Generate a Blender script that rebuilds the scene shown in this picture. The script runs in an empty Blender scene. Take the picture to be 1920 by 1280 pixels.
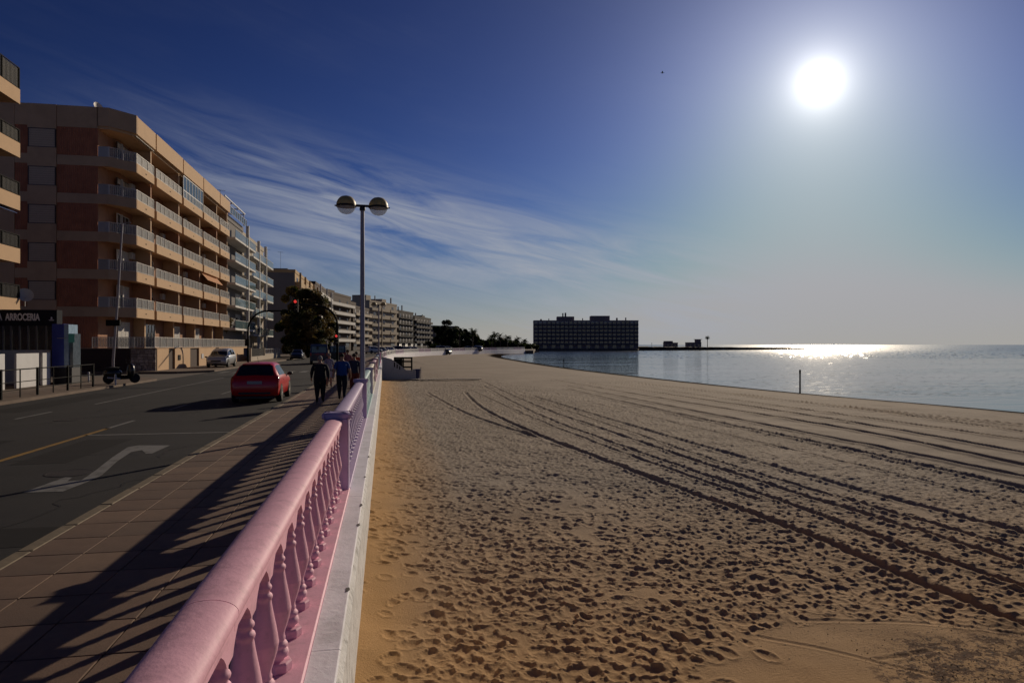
import bpy, bmesh, math, random
import numpy as np
from mathutils import Vector, Matrix, noise as mnoise
R = math.radians
random.seed(7); np.random.seed(7)
scene = bpy.context.scene
COL = scene.collection

# ------------------------------------------------------------------ camera, sun, sky
# world frame: +Y runs up the street, +X towards the sea, z = 0 on the promenade
F = 1280.0; YAW = math.atan(238/1280.0); CA = math.cos(YAW); SA = math.sin(YAW); EYE = 2.03; HOR = 646.0
cam_d = bpy.data.cameras.new('camera'); cam = bpy.data.objects.new('camera', cam_d); COL.objects.link(cam)
cam.location = (0, 0, EYE); cam.rotation_euler = (R(90), 0, -YAW)
cam_d.sensor_width = 36; cam_d.lens = 36*F/1920; cam_d.shift_y = 6/1920.0
cam_d.clip_start = 0.05; cam_d.clip_end = 60000
scene.camera = cam

SUN_AZ = YAW + math.atan(577/F); SUN_EL = math.atan(491/math.hypot(577, F))
sun_dir = Vector((math.sin(SUN_AZ)*math.cos(SUN_EL), math.cos(SUN_AZ)*math.cos(SUN_EL), math.sin(SUN_EL)))
sd = bpy.data.lights.new('sun', 'SUN'); sun = bpy.data.objects.new('sun', sd); COL.objects.link(sun)
sd.energy = 4.6; sd.angle = R(0.5); sd.color = (1.0, 0.83, 0.62)
sun.rotation_euler = sun_dir.to_track_quat('Z', 'Y').to_euler()

scene.view_settings.view_transform = 'Standard'; scene.view_settings.look = 'None'
scene.view_settings.exposure = -0.75; scene.view_settings.gamma = 1
scene.view_settings.use_curve_mapping = False

world = bpy.data.worlds.new('World'); scene.world = world; world.use_nodes = True
CLOUD = 0.95; VEIL_K = 20.0; AU1 = 9.0; AU2 = 2.2; 
VEIL_C = (6.0, 5.8, 5.5, 1); CLOUD_C = (5.6, 6.0, 6.9, 1)
def build_world():
    nt = world.node_tree; nt.nodes.clear(); L = nt.links
    def N(t, **k):
        n = nt.nodes.new(t)
        for a, b in k.items(): setattr(n, a, b)
        return n
    def val(x):
        return x
    def M(op, a, b=None, c=None, clamp=False):
        n = N('ShaderNodeMath', operation=op, use_clamp=clamp)
        for i, x in enumerate((a, b, c)):
            if x is None: continue
            if isinstance(x, (int, float)): n.inputs[i].default_value = x
            else: L.new(x, n.inputs[i])
        return n.outputs[0]
    out = N('ShaderNodeOutputWorld'); bg = N('ShaderNodeBackground'); L.new(bg.outputs[0], out.inputs[0])
    sky = N('ShaderNodeTexSky', sky_type='NISHITA'); sky.sun_disc = False
    sky.sun_elevation = SUN_EL; sky.sun_rotation = SUN_AZ
    sky.altitude = 0; sky.air_density = 1.0; sky.dust_density = 0.3; sky.ozone_density = 6.0
    geo = N('ShaderNodeTexCoord'); d = geo.outputs['Generated']
    sep = N('ShaderNodeSeparateXYZ'); L.new(d, sep.inputs[0]); x, y, z = sep.outputs
    el = M('ARCSINE', z); az = M('ARCTAN2', x, y)            # azimuth from the street, towards the sea
    # thin cirrus: a long band of wisps across the sky
    comb = N('ShaderNodeCombineXYZ')
    along = M('ADD', M('MULTIPLY', az, 0.93), M('MULTIPLY', el, -0.35))
    across = M('ADD', M('MULTIPLY', el, 0.93), M('MULTIPLY', az, 0.22))
    L.new(M('MULTIPLY', along, 3.0), comb.inputs[0]); L.new(M('MULTIPLY', across, 26.0), comb.inputs[1])
    n1 = N('ShaderNodeTexNoise'); n1.inputs['Scale'].default_value = 1.5; n1.inputs['Detail'].default_value = 9
    n1.inputs['Roughness'].default_value = 0.62; n1.inputs['Distortion'].default_value = 0.9
    L.new(comb.outputs[0], n1.inputs['Vector'])
    comb2 = N('ShaderNodeCombineXYZ'); L.new(M('MULTIPLY', az, 2.4), comb2.inputs[0]); L.new(M('MULTIPLY', el, 7.0), comb2.inputs[1])
    n2 = N('ShaderNodeTexNoise'); n2.inputs['Scale'].default_value = 1.3; n2.inputs['Detail'].default_value = 4
    L.new(comb2.outputs[0], n2.inputs['Vector'])
    # band centre line: from high over the houses down to the sea
    c_el = M('ADD', M('MULTIPLY', az, -0.21), 0.178)
    dist = M('SUBTRACT', el, c_el)
    wid = N('ShaderNodeMapRange'); L.new(dist, wid.inputs[0]); wid.inputs[1].default_value = -0.02; wid.inputs[2].default_value = 0.03; wid.inputs[3].default_value = -75.0; wid.inputs[4].default_value = -300.0
    bandm = M('POWER', 2.718, M('MULTIPLY', M('MULTIPLY', dist, dist), wid.outputs[0]))
    azlim = N('ShaderNodeMapRange'); azlim.interpolation_type = 'SMOOTHSTEP'
    L.new(az, azlim.inputs[0]); azlim.inputs[1].default_value = 0.62; azlim.inputs[2].default_value = 0.40
    azl2 = N('ShaderNodeMapRange'); azl2.interpolation_type = 'SMOOTHSTEP'
    L.new(az, azl2.inputs[0]); azl2.inputs[1].default_value = -0.46; azl2.inputs[2].default_value = 0.02
    m = M('MULTIPLY', M('MULTIPLY', bandm, azlim.outputs[0]), azl2.outputs[0])
    m = M('ADD', m, M('MULTIPLY', M('SUBTRACT', n2.outputs[0], 0.45, None, True), 0.12))
    w = N('ShaderNodeMapRange'); L.new(n1.outputs[0], w.inputs[0]); w.inputs[1].default_value = 0.32; w.inputs[2].default_value = 0.68
    cloud = M('MULTIPLY', M('MULTIPLY', m, w.outputs[0]), CLOUD, None, True)
    # low veil near the horizon
    veil = M('POWER', 2.718, M('MULTIPLY', M('ABSOLUTE', el), -VEIL_K))
    # aureole round the sun
    sdn = N('ShaderNodeVectorMath', operation='DOT_PRODUCT'); L.new(d, sdn.inputs[0]); sdn.inputs[1].default_value = sun_dir
    ang = M('ARCCOSINE', M('MINIMUM', sdn.outputs['Value'], 1.0))
    disc = N('ShaderNodeMapRange'); disc.interpolation_type = 'SMOOTHSTEP'
    L.new(ang, disc.inputs[0]); disc.inputs[1].default_value = 0.028; disc.inputs[2].default_value = 0.004
    a1 = M('ADD', M('MULTIPLY', M('POWER', 2.718, M('MULTIPLY', ang, -13.0)), AU1), M('MULTIPLY', M('POWER', 2.718, M('MULTIPLY', ang, -60.0)), 34.0))
    a2 = M('MULTIPLY', M('POWER', 2.718, M('MULTIPLY', ang, -5.0)), AU2)
    a3 = M('MULTIPLY', disc.outputs[0], 14.0)
    # contrast of the sky as the camera recorded it, channel by channel, with the brightest haze held back
    sp = N('ShaderNodeSeparateColor'); L.new(sky.outputs[0], sp.inputs[0]); cb = N('ShaderNodeCombineColor')
    for i, (k, ex, top) in enumerate(((0.18, 1.56, 5.7), (0.114, 1.76, 5.75), (0.118, 1.80, 6.2))):
        L.new(M('SMOOTH_MIN', M('MULTIPLY', M('POWER', sp.outputs[i], ex), k), top, 3.0), cb.inputs[i])
    def mix(fac, a, b):
        n = N('ShaderNodeMix', data_type='RGBA'); L.new(fac, n.inputs['Factor'])
        if isinstance(a, tuple): n.inputs['A'].default_value = a
        else: L.new(a, n.inputs['A'])
        if isinstance(b, tuple): n.inputs['B'].default_value = b
        else: L.new(b, n.inputs['B'])
        return n.outputs['Result']
    def add(a, fac, col):
        n = N('ShaderNodeVectorMath', operation='SCALE'); n.inputs[0].default_value = col; L.new(fac, n.inputs['Scale'])
        k = N('ShaderNodeVectorMath', operation='ADD'); L.new(a, k.inputs[0]); L.new(n.outputs[0], k.inputs[1])
        return k.outputs[0]
    c = mix(veil, cb.outputs[0], VEIL_C)
    c = mix(cloud, c, CLOUD_C)
    c = add(c, a2, (0.80, 0.86, 0.92)); c = add(c, a1, (1.0, 0.97, 0.92)); c = add(c, a3, (1.0, 0.96, 0.88))
    up = M('GREATER_THAN', z, -0.02)
    L.new(c, bg.inputs['Color']); bg.inputs['Strength'].default_value = 0.1
build_world()

# ------------------------------------------------------------------ helpers
def S(px, D):
    """column of the photograph (0..1920) and depth in metres -> place on the ground plan"""
    xc = (px-960.0)/F*D
    return (xc*CA + D*SA, -xc*SA + D*CA)
def ZA(py, D): return EYE + (HOR-py)/F*D
def GP(px, py, z=0.0):
    """a point lying on the level z"""
    D = (EYE-z)*F/(py-HOR); x, y = S(px, D); return (x, y)
def COLX(px, X):
    """distance up the street where column px meets the line x = X"""
    k = (px-960.0)/F
    return X*(CA - k*SA)/(k*CA + SA)
def tag(o, label=None, cat=None, group=None, kind=None):
    if label: o['label'] = label
    if cat: o['category'] = cat
    if group: o['group'] = group
    if kind: o['kind'] = kind
    return o
def empty(name, loc=(0,0,0), rz=0.0, label=None, cat=None, group=None, kind=None):
    o = bpy.data.objects.new(name, None); COL.objects.link(o); o.location = loc; o.rotation_euler = (0, 0, rz)
    o.empty_display_size = 0.2
    return tag(o, label, cat, group, kind)
def put(name, mesh, parent=None, loc=(0,0,0), rz=0.0, label=None, cat=None, group=None, kind=None, rot=None, sc=None):
    o = bpy.data.objects.new(name, mesh); COL.objects.link(o); o.location = loc
    o.rotation_euler = rot if rot else (0, 0, rz)
    if sc: o.scale = sc
    if parent: o.parent = parent
    return tag(o, label, cat, group, kind)
def copy_tree(o, parent=None):
    c = o.copy(); COL.objects.link(c); c.parent = parent
    for ch in list(o.children): copy_tree(ch, c)
    return c

class MB:
    def __init__(s): s.v = []; s.f = []; s.m = []; s.sm = []
    def add(s, vs, fs, mi=0, smooth=False):
        b = len(s.v); s.v += [tuple(p) for p in vs]
        for f in fs: s.f.append(tuple(i+b for i in f)); s.m.append(mi); s.sm.append(smooth)
        return s
    def box(s, x0, x1, y0, y1, z0, z1, mi=0):
        v = [(x0,y0,z0),(x1,y0,z0),(x1,y1,z0),(x0,y1,z0),(x0,y0,z1),(x1,y0,z1),(x1,y1,z1),(x0,y1,z1)]
        return s.add(v, [(0,3,2,1),(4,5,6,7),(0,1,5,4),(1,2,6,5),(2,3,7,6),(3,0,4,7)], mi)
    def cbox(s, x0, x1, y0, y1, z0, z1, c=0.01, mi=0):
        """box with chamfered vertical and top edges"""
        def ring(i, z): return [(x0+i+c,y0+i,z),(x1-i-c,y0+i,z),(x1-i,y0+i+c,z),(x1-i,y1-i-c,z),(x1-i-c,y1-i,z),(x0+i+c,y1-i,z),(x0+i,y1-i-c,z),(x0+i,y0+i+c,z)]
        v = ring(0, z0)+ring(0, z1-c)+ring(c, z1)
        f = [tuple(range(7,-1,-1)), tuple(range(16,24))]
        for r in (0, 8):
            for i in range(8): f.append((r+i, r+(i+1)%8, r+8+(i+1)%8, r+8+i))
        return s.add(v, f, mi)
    def prism(s, pts, z0, z1, mi=0):
        n = len(pts); v = [(p[0],p[1],z0) for p in pts]+[(p[0],p[1],z1) for p in pts]
        area = sum(pts[i][0]*pts[(i+1)%n][1]-pts[(i+1)%n][0]*pts[i][1] for i in range(n))
        if area < 0: v = [(p[0],p[1],z0) for p in pts[::-1]]+[(p[0],p[1],z1) for p in pts[::-1]]
        f = [tuple(range(n-1,-1,-1)), tuple(range(n,2*n))]+[(i,(i+1)%n,n+(i+1)%n,n+i) for i in range(n)]
        return s.add(v, f, mi)
    def extr(s, prof, y0, y1, mi=0, smooth=False, caps=True):
        """profile in (x,z) pushed along y"""
        n = len(prof); v = [(p[0],y0,p[1]) for p in prof]+[(p[0],y1,p[1]) for p in prof]
        s.add(v, [(i,(i+1)%n,n+(i+1)%n,n+i) for i in range(n)], mi, smooth)
        if caps: s.add(v, [tuple(range(n-1,-1,-1)), tuple(range(n,2*n))], mi)
        return s
    def lathe(s, prof, n=16, c=(0,0,0), mi=0, smooth=True, cap=True):
        v = []; f = []
        for r, z in prof:
            for k in range(n):
                a = 2*math.pi*k/n; v.append((c[0]+r*math.cos(a), c[1]+r*math.sin(a), c[2]+z))
        for j in range(len(prof)-1):
            for k in range(n): f.append((j*n+k, j*n+(k+1)%n, (j+1)*n+(k+1)%n, (j+1)*n+k))
        s.add(v, f, mi, smooth)
        if cap:
            s.add(v[:n], [tuple(range(n-1,-1,-1))], mi); s.add(v[-n:], [tuple(range(n))], mi)
        return s
    def tube(s, pts, r, n=8, mi=0, smooth=True):
        """round bar along points; r a number or one per point"""
        P = [Vector(p) for p in pts]; rs = r if isinstance(r, (list, tuple)) else [r]*len(P)
        v = []; up = Vector((0,0,1)); prev = None
        for i, p in enumerate(P):
            t = (P[min(i+1,len(P)-1)]-P[max(i-1,0)]).normalized()
            if prev is None:
                a = t.cross(up if abs(t.z) < 0.95 else Vector((1,0,0))).normalized()
            else:
                a = (prev - t*prev.dot(t)).normalized()
            prev = a; b = t.cross(a)
            for k in range(n):
                g = 2*math.pi*k/n; v.append(p+(a*math.cos(g)+b*math.sin(g))*rs[i])
        f = [(j*n+k, j*n+(k+1)%n, (j+1)*n+(k+1)%n, (j+1)*n+k) for j in range(len(P)-1) for k in range(n)]
        s.add(v, f, mi, smooth); s.add(v[:n], [tuple(range(n-1,-1,-1))], mi); s.add(v[-n:], [tuple(range(n))], mi)
        return s
    def quad(s, a, b, c, d, mi=0): return s.add([a,b,c,d], [(0,1,2,3)], mi)
    def sphere(s, c, r, n=12, m=8, sc=(1,1,1), mi=0, z0=-1.0, z1=1.0):
        v = []; f = []
        for j in range(m+1):
            zz = z0+(z1-z0)*j/m; ph = math.asin(max(-1,min(1,zz))); rr = math.cos(ph)
            for k in range(n):
                a = 2*math.pi*k/n
                v.append((c[0]+r*sc[0]*rr*math.cos(a), c[1]+r*sc[1]*rr*math.sin(a), c[2]+r*sc[2]*zz))
        for j in range(m):
            for k in range(n): f.append((j*n+k, j*n+(k+1)%n, (j+1)*n+(k+1)%n, (j+1)*n+k))
        return s.add(v, f, mi, True)
    def mesh(s, name, mats):
        me = bpy.data.meshes.new(name); me.from_pydata(s.v, [], s.f)
        for m in (mats if isinstance(mats, (list, tuple)) else [mats]): me.materials.append(m)
        me.polygons.foreach_set('material_index', s.m); me.polygons.foreach_set('use_smooth', s.sm)
        me.update(); return me
    def build(s, name, mats, parent=None, loc=(0,0,0), rz=0.0, **k):
        return put(name, s.mesh(name, mats), parent, loc, rz, **k)

# ------------------------------------------------------------------ materials
MATS = {}
def mat(name, col, rough=0.7, var=0.0, vscale=3.0, bump=0.0, bscale=40.0, metal=0.0, spec=0.5, dirt=None, dirt_amt=0.0, dscale=1.5,
        coat=0.0, emit=None, estr=0.0, alpha=1.0, trans=0.0, stretch=None):
    if name in MATS: return MATS[name]
    m = bpy.data.materials.new(name); m.use_nodes = True; nt = m.node_tree; L = nt.links
    p = nt.nodes['Principled BSDF']
    p.inputs['Base Color'].default_value = (*col, 1); p.inputs['Roughness'].default_value = rough
    p.inputs['Metallic'].default_value = metal; p.inputs['Specular IOR Level'].default_value = spec
    p.inputs['Coat Weight'].default_value = coat; p.inputs['Alpha'].default_value = alpha
    p.inputs['Transmission Weight'].default_value = trans
    if emit: p.inputs['Emission Color'].default_value = (*emit, 1); p.inputs['Emission Strength'].default_value = estr
    if var or bump or dirt:
        tc = nt.nodes.new('ShaderNodeTexCoord'); src = tc.outputs['Object']
        if stretch:
            mp = nt.nodes.new('ShaderNodeMapping'); mp.inputs['Scale'].default_value = stretch
            L.new(src, mp.inputs[0]); src = mp.outputs[0]
        def noise(sc, det=5, rg=0.6):
            n = nt.nodes.new('ShaderNodeTexNoise'); n.inputs['Scale'].default_value = sc
            n.inputs['Detail'].default_value = det; n.inputs['Roughness'].default_value = rg
            L.new(src, n.inputs['Vector']); return n.outputs[0]
        colout = None
        if var:
            mr = nt.nodes.new('ShaderNodeMapRange'); L.new(noise(vscale), mr.inputs[0])
            mr.inputs[1].default_value = 0.3; mr.inputs[2].default_value = 0.7
            mr.inputs[3].default_value = 1-var; mr.inputs[4].default_value = 1+var
            sc = nt.nodes.new('ShaderNodeVectorMath'); sc.operation = 'SCALE'; sc.inputs[0].default_value = col
            L.new(mr.outputs[0], sc.inputs['Scale']); colout = sc.outputs[0]
        if dirt:
            mr = nt.nodes.new('ShaderNodeMapRange'); L.new(noise(dscale, 8, 0.7), mr.inputs[0])
            mr.inputs[1].default_value = 0.5; mr.inputs[2].default_value = 0.68; mr.inputs[4].default_value = dirt_amt
            mx = nt.nodes.new('ShaderNodeMix'); mx.data_type = 'RGBA'; L.new(mr.outputs[0], mx.inputs['Factor'])
            if colout: L.new(colout, mx.inputs['A'])
            else: mx.inputs['A'].default_value = (*col, 1)
            mx.inputs['B'].default_value = (*dirt, 1); colout = mx.outputs['Result']
        if colout: L.new(colout, p.inputs['Base Color'])
        if bump:
            b = nt.nodes.new('ShaderNodeBump'); b.inputs['Strength'].default_value = 1; b.inputs['Distance'].default_value = bump
            L.new(noise(bscale, 6, 0.65), b.inputs['Height']); L.new(b.outputs[0], p.inputs['Normal'])
    MATS[name] = m; return m

# ------------------------------------------------------------------ plan of the coast
def smooth_path(pts, it=3):
    for _ in range(it):
        q = [pts[0]]
        for a, b in zip(pts, pts[1:]):
            q += [(a[0]*.75+b[0]*.25, a[1]*.75+b[1]*.25), (a[0]*.25+b[0]*.75, a[1]*.25+b[1]*.75)]
        q.append(pts[-1]); pts = q
    return pts
WALL_X = -0.234
WP = [(WALL_X, -40), (WALL_X, 60), (WALL_X, 84)] + [S(*p) for p in ((731,118),(761,150),(800,170),(857,196),(900,215),(951,238),(985,262))]
WP = WP[:2] + smooth_path(WP[2:], 2)
SHORE = [S(*p) for p in ((3600,15),(2600,22),(1920,33.7),(1500,46.3),(1200,71),(1060,99),(1000,128),(950,167),(937,195),(946,228),(975,262),(1010,300),(1020,420))]
SHORE = smooth_path(SHORE, 2)
WATER_Z = -1.37; SAND_Z = -0.72
def seg_dist(X, Y, poly):
    """signed distance to a polyline (positive on its left hand side)"""
    best = np.full(X.shape, 1e9); sg = np.ones(X.shape)
    for (ax, ay), (bx, by) in zip(poly, poly[1:]):
        dx, dy = bx-ax, by-ay; L2 = dx*dx+dy*dy
        t = np.clip(((X-ax)*dx+(Y-ay)*dy)/L2, 0, 1)
        px, py = X-(ax+t*dx), Y-(ay+t*dy); dd = np.hypot(px, py); cr = dx*py-dy*px
        u = dd < best-1e-9; best = np.where(u, dd, best); sg = np.where(u, np.sign(cr), sg)
    return best*sg

# ------------------------------------------------------------------ beach
def sand_material():
    m = bpy.data.materials.new('sand'); m.use_nodes = True; nt = m.node_tree; L = nt.links; p = nt.nodes['Principled BSDF']
    geo = nt.nodes.new('ShaderNodeNewGeometry'); pos = geo.outputs['Position']
    sep = nt.nodes.new('ShaderNodeSeparateXYZ'); L.new(pos, sep.inputs[0])
    def noise(sc, det=6, rg=0.6, st=None):
        n = nt.nodes.new('ShaderNodeTexNoise'); n.inputs['Scale'].default_value = sc; n.inputs['Detail'].default_value = det
        n.inputs['Roughness'].default_value = rg
        if st:
            mp = nt.nodes.new('ShaderNodeMapping'); mp.inputs['Scale'].default_value = st; L.new(pos, mp.inputs[0]); L.new(mp.outputs[0], n.inputs['Vector'])
        else: L.new(pos, n.inputs['Vector'])
        return n.outputs[0]
    def mr(src, a, b, c=0, d=1):
        n = nt.nodes.new('ShaderNodeMapRange'); n.interpolation_type = 'SMOOTHSTEP'; L.new(src, n.inputs[0])
        for i, v in enumerate((a, b, c, d)): n.inputs[i+1].default_value = v
        return n.outputs[0]
    def mix(fac, a, b, bt='MIX'):
        n = nt.nodes.new('ShaderNodeMix'); n.data_type = 'RGBA'; n.blend_type = bt
        if isinstance(fac, float): n.inputs['Factor'].default_value = fac
        else: L.new(fac, n.inputs['Factor'])
        for k, v in (('A', a), ('B', b)):
            if isinstance(v, tuple): n.inputs[k].default_value = (*v, 1)
            else: L.new(v, n.inputs[k])
        return n.outputs['Result']
    def math_(op, a, b):
        n = nt.nodes.new('ShaderNodeMath'); n.operation = op
        for i, v in enumerate((a, b)):
            if isinstance(v, (int, float)): n.inputs[i].default_value = v
            else: L.new(v, n.inputs[i])
        return n.outputs[0]
    # fresh orange sand blown against the wall and at the foot of the beach, greyer sand further out
    att = nt.nodes.new('ShaderNodeAttribute'); att.attribute_name = 'tone'; tone = att.outputs['Fac']
    g = mix(mr(noise(0.25), 0.35, 0.65), SAND_GREY, tuple(c*0.86 for c in SAND_GREY))
    o = mix(mr(noise(0.8), 0.35, 0.65), SAND_ORANGE, tuple(c*0.85 for c in SAND_ORANGE))
    c = mix(tone, g, o)
    c = mix(mr(noise(55, 3), 0.62, 0.75, 0, 0.35), c, (0.12, 0.075, 0.04))
    wr = nt.nodes.new('ShaderNodeAttribute'); wr.attribute_name = 'weed'
    wn = mr(math_('MULTIPLY', wr.outputs['Fac'], mr(noise(9, 8, 0.75), 0.42, 0.56)), 0.3, 0.8)
    c = mix(wn, c, (0.11, 0.052, 0.024))
    wet = mr(math_('ADD', sep.outputs[2], math_('MULTIPLY', noise(0.6), 0.05)), WATER_Z+0.46, WATER_Z+0.34)
    c = mix(wet, c, (0.028, 0.022, 0.018))
    L.new(c, p.inputs['Base Color'])
    rg = nt.nodes.new('ShaderNodeMapRange'); L.new(wet, rg.inputs[0]); rg.inputs[3].default_value = 0.95; rg.inputs[4].default_value = 1.0
    L.new(rg.outputs[0], p.inputs['Roughness']); ws = nt.nodes.new('ShaderNodeMapRange'); L.new(wet, ws.inputs[0]); ws.inputs[3].default_value = 0.2; ws.inputs[4].default_value = 0.0; L.new(ws.outputs[0], p.inputs['Specular IOR Level'])
    b = nt.nodes.new('ShaderNodeBump'); b.inputs['Distance'].default_value = 0.012
    L.new(noise(38, 6, 0.7), b.inputs['Height'])
    # scuffed relief too small for the mesh far out
    rh = nt.nodes.new('ShaderNodeAttribute'); rh.attribute_name = 'scuff'
    b2 = nt.nodes.new('ShaderNodeBump'); b2.inputs['Distance'].default_value = 0.16
    L.new(math_('MULTIPLY', noise(2.9, 6, 0.66, (1, .6, 1)), rh.outputs['Fac']), b2.inputs['Height']); L.new(b.outputs[0], b2.inputs['Normal'])
    L.new(b2.outputs[0], p.inputs['Normal'])
    return m
SAND_GREY = (0.385, 0.318, 0.25); SAND_ORANGE = (0.56, 0.33, 0.135)

def build_sand():
    # --- relief map near the camera: thousands of overlapping footprints, tyre ruts, raked strips
    cell = 0.026; X0, X1, Y0, Y1 = -0.6, 44.0, 1.5, 62.0
    nx, ny = int((X1-X0)/cell), int((Y1-Y0)/cell)
    H = np.zeros((ny, nx), np.float32)
    rng = np.random.RandomState(3)
    # lines of the raked strip (landward edge) on the sand plane
    def G(px, py): return GP(px, py, SAND_Z)
    edge = [G(*p) for p in ((1960,915),(1700,850),(1400,790),(1200,755),(1020,725),(880,700),(800,683))]
    def edge_d(X, Y): return seg_dist(X, Y, edge)     # positive: landward side?
    # corner swept smooth, bottom right of the picture
    corner = [G(*p) for p in ((1180,1330),(1400,1180),(1480,1145),(1700,1150),(1960,1195))]
    def blur(a, r):
        k = np.ones(2*r+1)/(2*r+1)
        a = np.apply_along_axis(lambda v: np.convolve(v, k, 'same'), 0, a)
        return np.apply_along_axis(lambda v: np.convolve(v, k, 'same'), 1, a)
    yy, xx = np.mgrid[0:ny:8, 0:nx:8]
    Xc = X0+xx*cell; Yc = Y0+yy*cell
    foot = np.clip(edge_d(Xc, Yc)*EDGE_SIGN/1.2, 0, 1)
    foot *= np.clip(-seg_dist(Xc, Yc, corner)*CORNER_SIGN/0.6+0.5, 0, 1)
    foot *= np.clip((Xc-WALL_X-0.15)/1.1, 0.12, 1)
    pn = np.zeros(foot.shape)
    for i in range(0, foot.shape[0], 2):
        for j in range(0, foot.shape[1], 2):
            pn[i:i+2, j:j+2] = mnoise.noise((Xc[i,j]*0.55, Yc[i,j]*0.4, 5.5))+0.5*mnoise.noise((Xc[i,j]*1.6, Yc[i,j]*1.2, 1.5))
    foot *= np.clip(0.88+1.1*pn, 0.25, 1)
    # worn density
    def sample(A, X, Y, c=8):
        i = np.clip(((Y-Y0)/cell/c), 0, A.shape[0]-1.001); j = np.clip(((X-X0)/cell/c), 0, A.shape[1]-1.001)
        i0 = i.astype(int); j0 = j.astype(int); fi = i-i0; fj = j-j0
        return (A[i0,j0]*(1-fi)*(1-fj)+A[i0+1,j0]*fi*(1-fj)+A[i0,j0+1]*(1-fi)*fj+A[i0+1,j0+1]*fi*fj)
    n = 330000
    fx = rng.uniform(X0, X1, n); fy = Y0+(Y1-Y0)*rng.uniform(0, 1, n)**1.15
    dens = sample(foot, fx, fy)
    # only where the camera could see
    ang = np.arctan2(fx, fy); keep = (ang < R(56)) & (rng.uniform(0, 1, n) < dens)
    fx, fy = fx[keep], fy[keep]
    for x, y in zip(fx, fy):
        L_ = rng.uniform(0.05, 0.13); W_ = L_*rng.uniform(0.45, 0.85); a = rng.normal(0.25, 0.8); dp = L_*rng.uniform(0.09, 0.21)
        ci, cj = int((y-Y0)/cell), int((x-X0)/cell); r = int(L_*1.5/cell)+1
        i0, i1, j0, j1 = max(ci-r,0), min(ci+r+1,ny), max(cj-r,0), min(cj+r+1,nx)
        if i1 <= i0 or j1 <= j0: continue
        ii = (np.arange(i0,i1)*cell+Y0-y)[:,None]; jj = (np.arange(j0,j1)*cell+X0-x)[None,:]
        u = (jj*math.sin(a)+ii*math.cos(a))/L_; v = (jj*math.cos(a)-ii*math.sin(a))/W_
        q = u*u+v*v
        h = np.where(q < 1, -dp*np.clip(1-q,0,1)**0.8, 0)
        rim = 0.008*np.exp(-((np.sqrt(q)-1.15)/0.22)**2)
        sub = H[i0:i1, j0:j1]
        H[i0:i1, j0:j1] = np.where(q < 1.0, np.minimum(sub*0.35+h, h*0.6+sub*0.2), sub+rim*(sub < 0.02))
    # rolling unevenness
    lo = np.zeros((ny//8+2, nx//8+2))
    for i in range(lo.shape[0]):
        for j in range(lo.shape[1]):
            lo[i, j] = mnoise.noise((j*0.24*1.1, i*0.24*0.9, 3.1))*0.03+mnoise.noise((j*0.24*3.2, i*0.24*2.6, 9.0))*0.012
    # ruts
    def rut(px, w, dp, berm, amp=0.0):
        P = smooth_path([G(*p) for p in px], 3)
        for (ax, ay), (bx, by) in zip(P, P[1:]):
            m_ = w*3.2
            i0 = max(int((min(ay,by)-m_-Y0)/cell),0); i1 = min(int((max(ay,by)+m_-Y0)/cell)+1,ny)
            j0 = max(int((min(ax,bx)-m_-X0)/cell),0); j1 = min(int((max(ax,bx)+m_-X0)/cell)+1,nx)
            if i1 <= i0 or j1 <= j0: continue
            ii = (np.arange(i0,i1)*cell+Y0)[:,None]; jj = (np.arange(j0,j1)*cell+X0)[None,:]
            dx, dy = bx-ax, by-ay; L2 = dx*dx+dy*dy
            t = ((jj-ax)*dx+(ii-ay)*dy)/L2; inside = (t >= 0) & (t < 1)
            d = np.abs((jj-ax)*dy-(ii-ay)*dx)/math.sqrt(L2)
            wob = 1+amp*np.sin(ii*9)*np.sin(jj*7)
            h = -dp*wob*np.exp(-(d/w)**4)+berm*np.exp(-((d-w*1.7)/(w*0.6))**2)
            f = np.exp(-(d/(w*1.3))**6)
            sub = H[i0:i1, j0:j1]
            H[i0:i1, j0:j1] = np.where(inside, sub*(1-0.8*f)+h, sub)
    rut([(800,735),(870,775),(960,805),(1060,835)], 0.09, 0.036, 0.02)
    rut([(872,735),(900,765),(1000,812),(1150,868),(1300,925),(1480,985),(1700,1080),(1960,1185)], 0.09, 0.048, 0.024, 0.05)
    rut([(905,722),(1000,775),(1150,830),(1300,882),(1500,950),(1700,1025),(1960,1110)], 0.07, 0.036, 0.02, 0.05)
    rut([(900,712),(1000,760),(1150,810),(1300,862),(1500,926),(1700,985),(1960,1070)], 0.075, 0.04, 0.022, 0.05)
    rut([(1000,742),(1150,788),(1350,845),(1600,915),(1960,1008)], 0.10, 0.04, 0.025, 0.1)
    rut([(960,735),(1150,798),(1350,866),(1550,925),(1960,1040)], 0.06, 0.03, 0.02, 0.05)
    rut([(1100,752),(1300,800),(1600,868),(1960,955)], 0.06, 0.028, 0.02, 0.05)
    rut([(860,720),(1000,785),(1200,860),(1420,935)], 0.06, 0.03, 0.018, 0.05)
    for pts, dp in (([(1060,728),(1300,783),(1600,843),(1960,925)], 0.02), ([(1150,708),(1400,738),(1700,776),(1960,812)], 0.03), ([(1060,722),(1300,770),(1600,828),(1960,902)], 0.03), ([(1040,712),(1300,757),(1600,803),(1960,880)], 0.05),
                    ([(1100,716),(1300,745),(1600,790),(1960,855)], 0.05), ([(1150,716),(1400,752),(1700,792),(1960,829)], 0.035),
                    ([(1200,716),(1500,752),(1800,785),(1960,803)], 0.03), ([(1050,700),(1300,729),(1600,762),(1960,796)], 0.025)):
        rut(pts, 0.11, dp*1.7, 0.05)
    # long scrapes in the smooth corner
    for pts in ([(1420,1190),(1600,1230),(1750,1265)], [(1640,1235),(1760,1215)], [(1490,1160),(1800,1170),(1960,1200)]):
        rut(pts, 0.03, 0.006, 0.004)
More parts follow.
